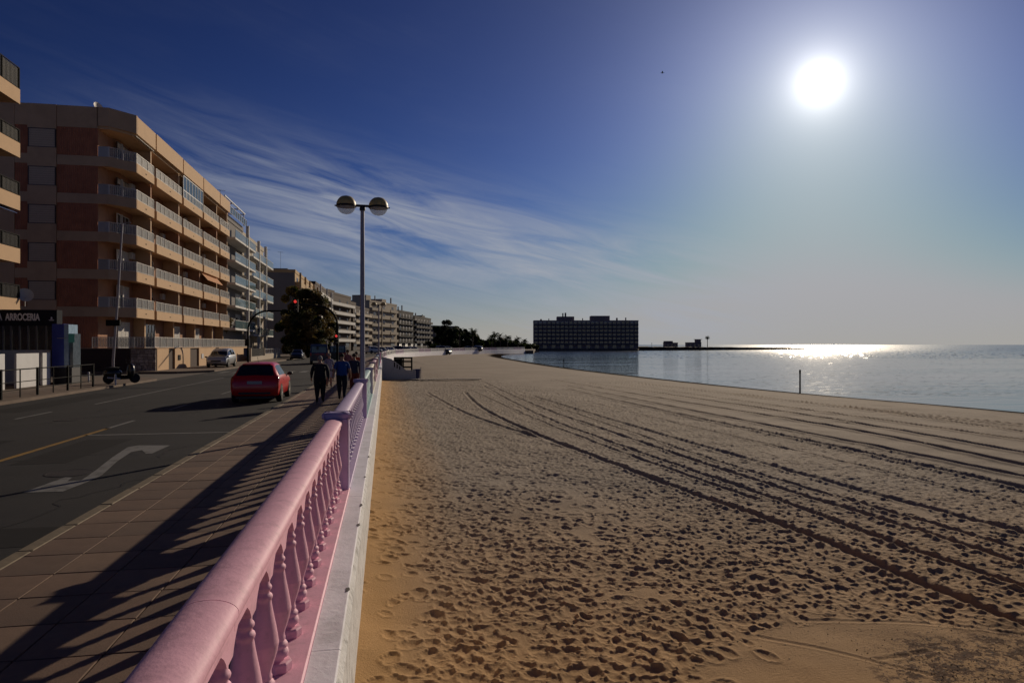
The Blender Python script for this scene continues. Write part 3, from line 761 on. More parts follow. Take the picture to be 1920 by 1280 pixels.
# ------------------------------------------------------------------ building materials
B_BEIGE = mat('facade_beige', (0.60,0.40,0.23), 0.85, var=0.10, vscale=0.5, bump=0.004, bscale=20, dirt=(0.33,0.22,0.13), dirt_amt=0.4, dscale=0.5)
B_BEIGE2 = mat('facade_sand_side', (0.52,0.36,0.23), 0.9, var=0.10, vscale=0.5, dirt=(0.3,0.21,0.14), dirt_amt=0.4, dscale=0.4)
def ribbed(name, col):
    m = mat(name, col, 0.85, var=0.2, vscale=1.2); nt = m.node_tree; p = nt.nodes['Principled BSDF']
    tc = nt.nodes.new('ShaderNodeTexCoord'); wv = nt.nodes.new('ShaderNodeTexWave'); wv.inputs['Scale'].default_value = 2.2
    nt.links.new(tc.outputs['Object'], wv.inputs['Vector']); b = nt.nodes.new('ShaderNodeBump'); b.inputs['Distance'].default_value = 0.03
    nt.links.new(wv.outputs[1] if len(wv.outputs) > 1 else wv.outputs[0], b.inputs['Height']); nt.links.new(b.outputs[0], p.inputs['Normal']); return m
B_BRICK = ribbed('ribbed_brown_brick', (0.40,0.15,0.08))
B_RECESS = mat('recess_wall', (0.38,0.20,0.12), 0.9, var=0.12, vscale=0.8)
B_SHUT = mat('roller_shutter', (0.46,0.37,0.28), 0.6, var=0.06)
B_SHUTW = mat('roller_shutter_white', (0.55,0.53,0.50), 0.6, var=0.06)
B_FRAME = mat('window_frame_white', (0.62,0.62,0.62), 0.4)
B_FRAMED = mat('window_frame_dark', (0.05,0.04,0.035), 0.4)
B_GLASS = mat('window_glass', (0.02,0.024,0.03), 0.06, spec=0.8)
B_BAL = mat('balustrade_glass', (0.16,0.24,0.26), 0.08, spec=0.8, alpha=0.62)
B_FROST = mat('railing_panel_frosted', (0.27,0.29,0.31), 0.4, alpha=0.5)
B_RAIL = mat('railing_white', (0.62,0.60,0.56), 0.5)
B_RAILD = mat('railing_dark', (0.015,0.015,0.015), 0.8, spec=0.1)
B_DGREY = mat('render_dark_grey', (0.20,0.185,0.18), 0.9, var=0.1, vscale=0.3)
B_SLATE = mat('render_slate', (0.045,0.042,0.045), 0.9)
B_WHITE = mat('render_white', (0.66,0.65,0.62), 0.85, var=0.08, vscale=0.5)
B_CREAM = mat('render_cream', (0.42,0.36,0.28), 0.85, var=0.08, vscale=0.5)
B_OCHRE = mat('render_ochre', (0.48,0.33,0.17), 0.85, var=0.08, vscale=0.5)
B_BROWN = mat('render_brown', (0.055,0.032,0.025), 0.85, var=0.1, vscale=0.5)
B_ROOF = mat('roof_grey', (0.20,0.18,0.17), 0.9)
B_STONE = [mat('rubble_stone_%d' % i, c, 0.9, var=0.25, vscale=3, bump=0.02, bscale=12) for i, c in enumerate(((0.42,0.34,0.28),(0.5,0.41,0.34),(0.32,0.25,0.21),(0.55,0.45,0.37)))]
B_AWN = mat('awning_cloth', (0.55,0.28,0.14), 0.9)
B_METAL = mat('galvanised', (0.35,0.35,0.35), 0.4, metal=0.6)

def window_mesh(w, h, glass=B_GLASS, frame=B_FRAME, panes=2, shutter=0.0, shut=B_SHUTW, t=0.06):
    """in the wall plane y = 0, outside is -y; origin at the sill's middle"""
    b = MB(); fw = 0.055
    b.box(-w/2, w/2, -t, 0.02, 0, fw, 1); b.box(-w/2, w/2, -t, 0.02, h-fw, h, 1)
    b.box(-w/2, -w/2+fw, -t, 0.02, fw, h-fw, 1); b.box(w/2-fw, w/2, -t, 0.02, fw, h-fw, 1)
    for k in range(1, panes):
        x = -w/2+w*k/panes; b.box(x-fw/2, x+fw/2, -t+0.004, 0.015, fw, h-fw, 1)
    b.box(-w/2+fw*0.5, w/2-fw*0.5, -0.022, 0.01, fw*0.5, h-fw*0.5, 0)
    if shutter > 0:
        z0 = h-fw-(h-2*fw)*shutter; n = max(3, int((h-fw-z0)/0.16))
        for k in range(n):
            a = z0+(h-fw-z0)*k/n; c = z0+(h-fw-z0)*(k+1)/n
            b.add([(-w/2+fw,-0.034,a),(w/2-fw,-0.034,a),(w/2-fw,-0.046,c-0.01),(-w/2+fw,-0.046,c-0.01)], [(0,1,2,3)], 2)
    return b.mesh('window', [glass, frame, shut])
def railing(b, x0, x1, y, z0, z1, mi=0, step=0.14, post=1.15, solid=None):
    """bars along x at depth y"""
    b.box(x0, x1, y-0.022, y+0.022, z1-0.04, z1, mi); b.box(x0, x1, y-0.015, y+0.015, z0+0.04, z0+0.07, mi)
    n = max(1, round((x1-x0)/post))
    for k in range(n+1):
        x = x0+(x1-x0)*k/n; x = min(max(x, x0+0.02), x1-0.02); b.box(x-0.025, x+0.025, y-0.027, y+0.027, z0, z1-0.042, mi)
    if step:
        n = max(1, round((x1-x0)/step))
        for k in range(1, n):
            x = x0+(x1-x0)*k/n; b.box(x-0.008, x+0.008, y-0.008, y+0.008, z0+0.072, z1-0.042, mi)
    if solid is not None: b.box(x0+0.03, x1-0.03, y+0.028, y+0.034, z0+0.08, z1-0.06, solid)

# ------------------------------------------------------------------ the big beige block
def big_block():
    XF = -19.6; T0 = 57.9
    T = [COLX(p, XF) for p in (256, 293, 344, 382, 413, 432)]
    root = empty('apartment_building', (-21.4, T0, 0), label='beige six storey apartment block with brown side panels and rows of white railed balconies', cat='building')
    ox, oy = -21.4, T0
    def P(name, b, mats, parent=root, **k): return b.build(name, mats, parent, **k)
    def side_x(px):
        k = (px-960)/F; D = T0/(CA-k*SA); return D*SA+k*D*CA
    end = T[-1]
    XA = side_x(184)                              # where the plain side wall stops
    b = MB(); b.prism([(-45-ox,0.0),(XA-ox,0.0),(XA-ox,1.9),(-0.0,3.3),(0,end-oy),(-45-ox,end-oy)], 0, 19.2); P('wall', b, B_RECESS)
    FL = [4.7+2.91*k for k in range(5)]          # floor levels with balconies
    # beige skin of the side wall: bands at each floor, shutters, ribbed brick between
    cols = [side_x(p)-ox for p in (-60, 28, 53, 107, 182)]
    sk = 0.10
    b = MB()
    for zf in FL+[19.25]:
        b.box(cols[3]+0.02, XA-ox, -sk, 0.0, zf-0.5, zf+0.25 if zf < 19 else 20.4); b.box(cols[1]+0.02, cols[2]-0.01, -sk, 0, zf-0.5, zf+0.25 if zf < 19 else 20.4)
        b.box(cols[2], cols[3], -sk-0.05, 0, zf-0.7, zf+0.75 if zf < 19 else 20.4)
    b.box(cols[0], cols[1], -sk, 0, 0, 20.4)
    P('side_cladding', b, B_BEIGE2)
    for k, zf in enumerate([1.8]+FL):
        for (a, c) in ((cols[1], cols[2]), (cols[3], XA-ox)):
            bb = MB(); bb.box(a+0.03, c-0.02, -0.06, 0, zf+0.26 if k else 0.0, zf+2.41 if k else 4.18); P('brick_panel', bb, B_BRICK)
        if k: 
            w = cols[3]-cols[2]-0.1
            put('window', window_mesh(w, 1.46, B_GLASS, B_FRAMED, 1, 1.0, B_SHUT), root, ((cols[2]+cols[3])/2, -0.09, zf+0.752))
    bb = MB(); bb.box(cols[2], cols[3], -sk-0.05, 0, 0, 3.98); P('side_pier', bb, B_BEIGE2)
    # roof parapet: side, chamfer, one projecting block per bay
    b = MB(); b.prism([(XA-ox-0.05,-sk),(-21.1-ox,-sk),(XF-ox,T[0]-oy),(XF-ox+0.0,T[0]-oy+0.3),(-0.2,T[0]-oy+0.3),(XA-ox-0.05,1.6)], 18.95, 20.4)
    P('corner_parapet', b, B_BEIGE2)
    b = MB(); b.box(-45-ox, -1.0, 0.2, end-oy, 19.2, 19.6); P('roof', b, B_ROOF)
    b = MB(); b.prism([(XA-ox,0.0),(-21.1-ox,0.0),(-19.9-ox,T[0]-oy),(-19.9-ox,end-oy),(0.01,end-oy),(0.01,2.9),(XA-ox,1.95)], 18.75, 18.948); P('roof_slab', b, B_BEIGE)
    for i in range(5):
        y0, y1 = T[i]-oy+(0.31 if i == 0 else 0.14), T[i+1]-oy-0.14
        if i % 2 == 1: x1 = XF-ox
        else: x1 = XF-ox-0.0
        bb = MB(); bb.box(-0.3, x1, y0, y1, 18.95, 20.35+0.03*(i%2)); P('parapet_block', bb, B_BEIGE)
        bb = MB(); bb.box(-0.3, XF-ox-0.55, y1+0.002, y1+0.278, 18.95, 20.2); P('parapet_link', bb, B_BEIGE2)
    # floors
    doors = [window_mesh(2.6, 2.15, B_GLASS, B_FRAME, 3, s, B_SHUTW) for s in (0.0, 0.35, 1.0)]+[window_mesh(2.6, 2.15, B_GLASS, B_FRAMED, 3, 0.2, B_SHUT)]
    for k, zf in enumerate(FL):
        b = MB(); b.prism([(XA-ox,0.0),(-21.1-ox,0.0),(-20.15-ox,T[0]-oy),(-20.15-ox,end-oy),(0.01,end-oy),(0.01,2.9),(XA-ox,1.95)], zf-0.28, zf); P('floor_slab', b, B_BEIGE)
        # corner band + railing
        b = MB(); b.prism([(XA-ox+0.0,-0.1),(-21.1-ox,-0.1),(XF-ox,T[0]-oy-0.0),(XF-ox,T[0]-oy+0.1),(-21.15-ox,0.04),(XA-ox,0.04)], zf-0.5, zf+0.25)
        cb = P('corner_balcony', b, B_BEIGE2)
        def rail_run(p, q, par, m_=B_RAIL):
            l = math.hypot(q[0]-p[0], q[1]-p[1]); rb = MB(); railing(rb, 0, l, 0, 0, 0.8, 0, 0.16, 1.1, 1)
            return rb.build('railing', [m_, B_FROST], par, (p[0], p[1], zf+0.25), math.atan2(q[1]-p[1], q[0]-p[0]))
        sl = MB(); nsl = 11
        for q in range(nsl):
            xx = XA-ox+0.02+(-21.15-XA)*q/nsl; sl.box(xx, xx+0.09, -0.05, -0.02, zf+0.25, zf+1.05)
        sl.build('slatted_screen', B_SHUTW if k % 2 else B_FRAME, cb); rail_run((-21.1-ox,-0.02), (XF-ox-0.03,T[0]-oy), cb)
        # bays
        for i in range(5):
            y0, y1 = T[i]-oy+0.16, T[i+1]-oy-0.5
            if k == 4 and i == 4: pass
            bb = MB(); bb.box(-20.15-ox+0.002, XF-ox, y0, y1, zf-0.5, zf+0.25); bb.box(-20.6-ox, -20.15-ox, y0, y0+0.1, zf+0.001, zf+0.25); bb.box(-20.6-ox, -20.15-ox, y1-0.1, y1, zf+0.001, zf+0.25)
            bal = P('balcony', bb, B_BEIGE)
            rb = MB(); railing(rb, 0, y1-y0, 0, 0, 0.82, 0, 0.16, 1.2, 1)
            rb.build('railing', [B_RAIL, B_FROST], bal, (XF-ox-0.06, y0, zf+0.25), R(90))
            rb = MB(); railing(rb, 0, 1.0, 0, 0, 0.82, 0, 0.16, 1.2); rb.build('railing', [B_RAIL, B_FROST], bal, (XF-ox-1.09, y0+0.05, zf+0.25), 0)
            # drain hole
            dd = MB(); dd.box(XF-ox, XF-ox+0.02, (y0+y1)/2-0.12, (y0+y1)/2+0.12, zf-0.17, zf-0.09); dd.build('drain_slot', B_RAILD, bal)
            # dividing fin between the bays
            bb = MB(); bb.box(0.012, -19.95-ox, y1+0.12, y1+0.40, zf+0.001, zf+2.62); P('divider_wall', bb, B_BEIGE2 if (i+k) % 3 else B_RECESS)
            yc = (y0+y1)/2
            put('window', doors[rng.choice((0,1,2,3,1))], root, (0.0, yc-0.4 if y1-y0 > 6 else yc, zf+0.02), R(90))
        put('window', doors[2 if k % 2 else 1], root, ((XA-ox-0.6)/2, 2.55, zf+0.02), R(46), sc=(0.75,1,1))
    # glazed-in balcony on the top floor
    y0, y1 = T[2]-oy+0.14, T[3]-oy-0.14
    b = MB(); n = 7
    for k in range(n+1):
        y = y0+(y1-y0)*k/n; b.box(XF-ox-0.09, XF-ox-0.03, y-0.035, y+0.035, FL[4]+0.25, FL[4]+2.38)
    for z in (0.98, 2.4): b.box(XF-ox-0.095, XF-ox-0.025, y0, y1, FL[4]+z, FL[4]+z+0.07)
    g = P('glazed_enclosure', b, B_FRAME)
    bb = MB(); bb.box(XF-ox-0.066, XF-ox-0.054, y0, y1, FL[4]+0.25, FL[4]+2.4); bb.build('pane', B_BAL, g)
    # awnings
    def awn(i, k, drop, out, m_):
        y0, y1 = T[i]-oy+0.2, T[i+1]-oy-0.2; z1 = FL[k]+2.55
        b = MB(); b.add([(-20.1-ox,y0,z1),(-20.1-ox,y1,z1),(XF-ox+out,y1,z1-drop),(XF-ox+out,y0,z1-drop),(-20.1-ox,y0,z1+0.03),(-20.1-ox,y1,z1+0.03),(XF-ox+out,y1,z1-drop+0.03),(XF-ox+out,y0,z1-drop+0.03)],
              [(0,3,2,1),(4,5,6,7),(0,1,5,4),(1,2,6,5),(2,3,7,6),(3,0,4,7)]); P('awning', b, m_)
    awn(3, 1, 1.0, 0.35, B_AWN); awn(2, 2, 0.12, 0.0, B_SHUTW); awn(0, 4, 0.1, -0.1, B_SHUTW); awn(1, 3, 0.1, -0.1, B_BEIGE); awn(2, 1, 0.1, -0.05, B_SHUTW)
    for i in (0, 1, 2): awn(i, 0, 0.10, -0.1, B_SHUTW)
    bb = MB(); bb.cbox(-21.9-ox, -21.35-ox, 0.12, 0.5, FL[2]+0.27, FL[2]+0.85, 0.02)
    ac = P('air_conditioner', bb, B_FRAME); fn = MB(); fn.lathe([(0.2,0),(0.2,0.02),(0.06,0.02)], 14); fn.build('fan_grille', B_RAILD, ac, (-21.63-ox, 0.118, FL[2]+0.56)).rotation_euler = (R(90),0,0)
    for k, i in ((0,1),(0,3),(1,0),(1,2),(2,3),(2,1),(3,0),(3,2),(4,1),(4,3)):
        yq = T[i+1]-oy-1.0; bb = MB(); bb.cbox(0.02, 0.32, yq-0.4, yq+0.4, FL[k]+1.7, FL[k]+2.25, 0.02); ac = P('air_conditioner', bb, B_FRAME)
    # ground floor
    g0 = 1.75
    for i in range(5):
        yc = (T[i]+T[i+1])/2-oy
        put('window', doors[rng.choice((0,2,2))], root, (0.0, yc, g0), R(90))
        bb = MB(); bb.box(0.012, 0.9, T[i+1]-oy-0.14, T[i+1]-oy+0.14, g0, FL[0]-0.281); P('pier', bb, B_BEIGE)
    # terrace in front on its stone and rendered wall, with railing
    WX = -17.5; WY = 57.2
    tr = empty('terrace_wall', (WX, WY, 0), label='terrace wall of rubble stone and beige render with a railing below the beige block', cat='wall')
    x0 = side_x(140)-WX; L = COLX(466, WX)-WY
    b = MB(); b.prism([(x0-6,0.3),(-0.3,0.3),(-0.3,L),(-1.9,L),(-1.9,2.0),(x0-6,2.0)], 0, 1.70); b.build('terrace_floor', A_CONC, tr)
    b = MB(); b.box(side_x(250)-WX, -0.05, 0.06, 0.299, 0, 1.72); b.build('wall_core', mat('mortar', (0.2,0.16,0.13), 0.95), tr)
    b = MB(); b.box(x0-6, side_x(250)-WX, 0.0, 0.299, 0, 1.72); b.build('painted_wall', B_BROWN, tr)
    # stones
    xs0, xs1 = side_x(251)-WX, -0.02; z = 0.0
    while z < 1.66:
        hgt = rng.uniform(0.16, 0.30); hgt = min(hgt, 1.70-z); x = xs0
        while x < xs1-0.05:
            w_ = min(rng.uniform(0.18, 0.5), xs1-x); g_ = 0.012; d = rng.uniform(0.0, 0.05)
            sb = MB(); j = lambda: rng.uniform(-.015,.015)
            v = [(x+g_+j(),d+0.02,z+g_+j()),(x+w_-g_+j(),d+0.02,z+g_+j()),(x+w_-g_+j(),d+0.02,z+hgt-g_+j()),(x+g_+j(),d+0.02,z+hgt-g_+j())]
            c_ = [(p[0],0.08,p[2]) for p in v]; s_ = 0.03
            f = [(x+w_/2+(p[0]-x-w_/2)*0.8, d-0.02, z+hgt/2+(p[2]-z-hgt/2)*0.8) for p in v]
            sb.add(c_+v+f, [(0,1,5,4),(1,2,6,5),(2,3,7,6),(3,0,4,7),(4,5,9,8),(5,6,10,9),(6,7,11,10),(7,4,8,11),(8,9,10,11)])
            sb.build('stone', rng.choice(B_STONE), tr); x += w_
        z += hgt
    # street side: rendered piers and recesses
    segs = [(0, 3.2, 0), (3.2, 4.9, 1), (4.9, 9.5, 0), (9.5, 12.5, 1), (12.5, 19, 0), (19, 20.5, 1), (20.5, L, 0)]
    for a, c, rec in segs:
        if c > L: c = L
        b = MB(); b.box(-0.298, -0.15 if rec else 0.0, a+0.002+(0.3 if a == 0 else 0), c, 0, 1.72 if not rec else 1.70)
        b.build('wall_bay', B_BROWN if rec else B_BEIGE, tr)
        if not rec and a > 0:
            bb = MB(); bb.box(0.001, 0.05, a+0.8, a+1.5, 0.7, 1.15); bb.build('letter_box', B_RAILD if a < 6 else B_FRAME, tr)
    b = MB(); b.box(-0.33, 0.03, -0.03, L, 1.722, 1.78); b.box(x0-6, -0.332, -0.03, 0.3, 1.722, 1.78); b.build('coping', B_BEIGE2, tr)
    rb = MB(); railing(rb, 0, L-0.1, 0, 0, 0.85, 0, 0.16, 1.6, 1); rb.build('railing', [B_RAIL, B_FROST], tr, (-0.12, 0.05, 1.78), R(90))
    nrun = 5; xr = side_x(178)-WX
    rb = MB(); railing(rb, 0, -xr-0.15, 0, 0, 0.85, 0, 0.2, 1.6, 1); rb.build('railing', [B_RAIL, B_FROST], tr, (xr, 0.15, 1.78), 0)
    return root
big_block()

# roof things
def dish(loc, r, rz, label):
    t = empty('satellite_dish', loc, rz, label, 'satellite dish')
    b = MB(); b.tube([(0,0,0),(0,0,0.5)], 0.03, 6); b.tube([(0,-0.02,0.5),(0,-r*0.9,0.35)], 0.012, 5); b.build('mast', B_METAL, t)
    b = MB(); n = 20; v = [(0,0.12*r,0)]; f = []
    for j in range(1,5):
        q = j/4*r
        for k in range(n): v.append((q*math.cos(k*2*math.pi/n), 0.12*r-0.25*q*q/r, q*math.sin(k*2*math.pi/n)))
    for k in range(n): f.append((0, 1+k, 1+(k+1)%n))
    for j in range(3):
        for k in range(n): f.append((1+j*n+k, 1+(j+1)*n+k, 1+(j+1)*n+(k+1)%n, 1+j*n+(k+1)%n))
    b.add(v, f, 0, True)
    d = b.build('reflector', mat('dish_offwhite', (0.60,0.57,0.52), 0.5), t, (0,-0.02,0.62)); d.rotation_euler = (R(-22),0,0); return t
sx, sy = S(180, 53); dish((sx, 58.4, 19.95), 0.42, R(60), 'white satellite dish on the roof edge of the beige block')
def antenna(loc, h, label, rz=0, group='roof aerials on the apartment blocks'):
    t = empty('roof_antenna', loc, rz, label, 'antenna', group)
    b = MB(); b.tube([(0,0,0),(0,0,h)], 0.03, 5); b.build('mast', B_METAL, t)
    b = MB(); b.tube([(-0.6,0,h-0.1),(0.6,0,h-0.1)], 0.02, 4)
    for k in range(6): b.tube([(-0.55+k*0.22,-0.25,h-0.1),(-0.55+k*0.22,0.25,h-0.1)], 0.012, 4)
    b.build('yagi', B_METAL, t); return t
antenna((-21.5, COLX(413,-21.5), 19.6), 3.0, 'thin aerial on the roof at the far end of the beige block', R(20))
antenna((-22.5, COLX(281,-22.5), 19.6), 1.6, 'short aerial on the roof near the front corner of the beige block', R(20))

# ------------------------------------------------------------------ block at the left edge, balconies only partly in frame
def edge_block():
    XF = -19.75; TE = 41.9
    root = empty('apartment_building', (-21.6, TE, 0), label='apartment block cut by the left edge with beige balconies and dark railings', cat='building')
    ox, oy = -21.6, TE
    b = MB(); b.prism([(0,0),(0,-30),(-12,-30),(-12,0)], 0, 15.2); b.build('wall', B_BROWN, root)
    dm = window_mesh(2.4, 2.15, B_GLASS, B_FRAMED, 2, 0.3, B_SHUT)
    zs = [ZA(166, 37.5), ZA(268, 37.5), ZA(365, 37.5), ZA(464, 37.5), ZA(559, 37.5)]   # tops of the solid fronts at the far end
    zs = [16.05, 13.1, 10.2, 7.3, 4.55]
    for k, z in enumerate(zs):
        for q in range(4):
            y1 = -q*7.2; y0 = y1-6.9
            bb = MB(); bb.box(0.001, XF-ox-0.08, y0, y1, z-0.75, z-0.55); bb.box(XF-ox-0.08, XF-ox, y0, y1, z-0.8, z); bb.box(0.001, XF-ox-0.081, y1-0.08, y1, z-0.549, z)
            bal = bb.build('balcony', B_BEIGE, root)
            rb = MB(); railing(rb, 0, 6.9, 0, 0, 0.75 if k else 1.2, 0, 0.13, 1.6, 1); rb.build('railing', [B_RAILD, mat('smoked_panel', (0.02,0.02,0.025), 0.6, spec=0.15, alpha=0.8)], bal, (XF-ox-0.04, y0, z), R(90))
            rb = MB(); railing(rb, 0, XF-ox-0.1, 0, 0, 0.75 if k else 1.2, 0, 0.13, 1.6); rb.build('railing', [B_RAILD, B_FROST], bal, (0.02, y1-0.04, z), 0)
            if k: put('window', dm, root, (0, (y0+y1)/2, z-0.5), R(90))
    bb = MB(); bb.add([(0.3,-7,9.9),(XF-ox,-7,9.2),(XF-ox,-0.3,9.2),(0.3,-0.3,9.9),(0.3,-7,9.93),(XF-ox,-7,9.23),(XF-ox,-0.3,9.23),(0.3,-0.3,9.93)], [(0,3,2,1),(4,5,6,7),(0,1,5,4),(1,2,6,5),(2,3,7,6),(3,0,4,7)])
    bb.build('blue_awning', mat('blue_canvas', (0.03,0.07,0.22), 0.9), root)
    b = MB(); b.box(-11.9, -0.05, -30, -0.05, 15.201, 15.4); b.build('roof_slab', B_BEIGE, root)
edge_block()
sx, sy = S(43, 37.8); dish((sx+0.1, sy, 4.15), 0.40, R(35), 'cream satellite dish fixed at the corner balcony above the restaurant sign')

# ------------------------------------------------------------------ restaurant pavilion with its lettering
def pavilion():
    TF = 39.6
    def px_x(px):
        k = (px-960)/F; D = TF/(CA-k*SA); return D*SA+k*D*CA
    x1 = px_x(107); xl = px_x(-50)
    root = empty('restaurant_pavilion', (x1, TF, 0), label='glazed restaurant terrace with dark sign band reading LA ARROCERIA at the left edge', cat='restaurant')
    D_ = mat('sign_band_dark', (0.022,0.025,0.032), 0.8, spec=0.1); Wp = mat('white_panel', (0.62,0.62,0.62), 0.6, var=0.05)
    L = x1-xl
    b = MB(); b.box(-L, 0.0, -0.02, 0.6, 3.02, 3.85); b.build('sign_band', D_, root)
    b = MB(); b.box(-L, -0.1, 0.05, 2.1, 0.0, 0.05); b.build('floor', A_CONC, root)
    b = MB()
    for k, px in enumerate((-40, -20, 5, 20, 36, 52, 68, 86, 100)):
        x = px_x(px)-x1; b.box(x-0.04, x+0.04, 0.02, 0.10, 1.75, 3.018)
    b.build('glazing_bars', mat('bar_grey', (0.16,0.16,0.165), 0.5), root)
    for a, c in ((-40,-20),(-20,5),(5,20),(20,36),(36,52),(52,68),(68,86),(86,100)):
        bb = MB(); bb.box(px_x(a)-x1+0.041, px_x(c)-x1-0.041, 0.05, 0.062, 1.75, 3.018); bb.build('pane', mat('pavilion_glass', (0.05,0.055,0.06), 0.1, spec=0.7, alpha=0.75), root)
    b = MB(); b.box(px_x(-50)-x1, px_x(94)-x1, -0.02, 0.08, 0.0, 1.748); b.build('dado_wall', Wp, root)
    # white planter screens standing out to the street, catching the sun
    WXs = x1+0.25
    for a, c in ((-40, 9), (31, 73), (80, 94)):
        bb = MB(); bb.box(0.15, 0.25, COLX(a, WXs)-TF, COLX(c, WXs)-TF, 0.02, 1.62); bb.build('screen_panel', Wp, root)
    b = MB(); b.box(-0.10, 0.0, 0.0, 0.6, 0.0, 3.018); b.build('corner_post', D_, root)
    # lettering: real raised letters
    cu = bpy.data.curves.new('lettering', 'FONT'); cu.body = 'LA  ARROCERIA'; cu.size = 0.62; cu.extrude = 0.015; cu.space_character = 1.0; cu.offset = 0.02
    t = bpy.data.objects.new('lettering', cu); COL.objects.link(t); bpy.context.view_layer.update()
    me = bpy.data.meshes.new_from_object(t); bpy.data.objects.remove(t)
    xs = [v.co.x for v in me.vertices]; zs = [v.co.y for v in me.vertices]
    tx1 = px_x(75.5)-x1; want = px_x(75.5)-px_x(-9)
    s = want/(max(xs)-min(xs)); hs = (0.38)/(max(zs)-min(zs))
    for v in me.vertices:
        v.co = Vector(((v.co.x-max(xs))*s, -v.co.z, v.co.y*hs))
    me.materials.append(mat('letter_white', (0.92,0.92,0.92), 0.5)); put('lettering', me, root, (tx1, -0.04, 3.30))
    # small emblem
    b = MB(); b.add([(-0.14,-0.03,3.33),(0.14,-0.03,3.33),(0.09,-0.03,3.29),(-0.09,-0.03,3.29)], [(0,3,2,1)]); b.add([(-0.05,-0.03,3.37),(0.05,-0.03,3.37),(0.04,-0.03,3.46),(-0.02,-0.03,3.49)], [(0,1,2,3)])
    b.build('emblem', MATS['letter_white'], root, (px_x(97)-x1, 0, 0))
pavilion()
def kiosk():
    TF = 38.9
    def px_x(px):
        k = (px-960)/F; D = TF/(CA-k*SA); return D*SA+k*D*CA
    x0, x1 = px_x(97), px_x(136)
    root = empty('kiosk', (x0, TF, 0), label='tall blue kiosk with a pale glazed side beside the restaurant pavilion', cat='kiosk')
    Bl = mat('kiosk_blue', (0.03,0.06,0.36), 0.45, var=0.1); L = x1-x0
    b = MB(); b.cbox(0, L*0.58, 0, 1.1, 0.85, 3.1, 0.02); b.build('cabinet', Bl, root)
    b = MB(); b.box(0.03, L-0.05, 0.05, 1.05, 0.0, 0.849); b.build('base', mat('kiosk_base_dark', (0.02,0.02,0.025), 0.6), root)
    b = MB(); b.box(L*0.58+0.002, L*0.8, 0.02, 1.08, 0.86, 3.08); b.build('glazed_panel', mat('kiosk_pale_blue', (0.32,0.46,0.6), 0.2, var=0.2, vscale=4), root)
    b = MB(); b.box(L*0.8+0.002, L*0.98, 0.10, 1.0, 0.86, 2.6); b.build('side_window', mat('kiosk_smoked', (0.10,0.13,0.16), 0.15, var=0.3, vscale=5), root)
    b = MB(); b.prism([(0,0),(0.28,0),(0.0,0.02)], 0, 0.45); b.build('pennant', mat('teal_sign', (0.10,0.50,0.42), 0.5), root, (L*0.82, -0.03, 2.15))
    b = MB(); b.box(0.25, 0.7, -0.004, -0.001, 2.35, 2.38); b.build('handle_strip', B_METAL, root)
kiosk()

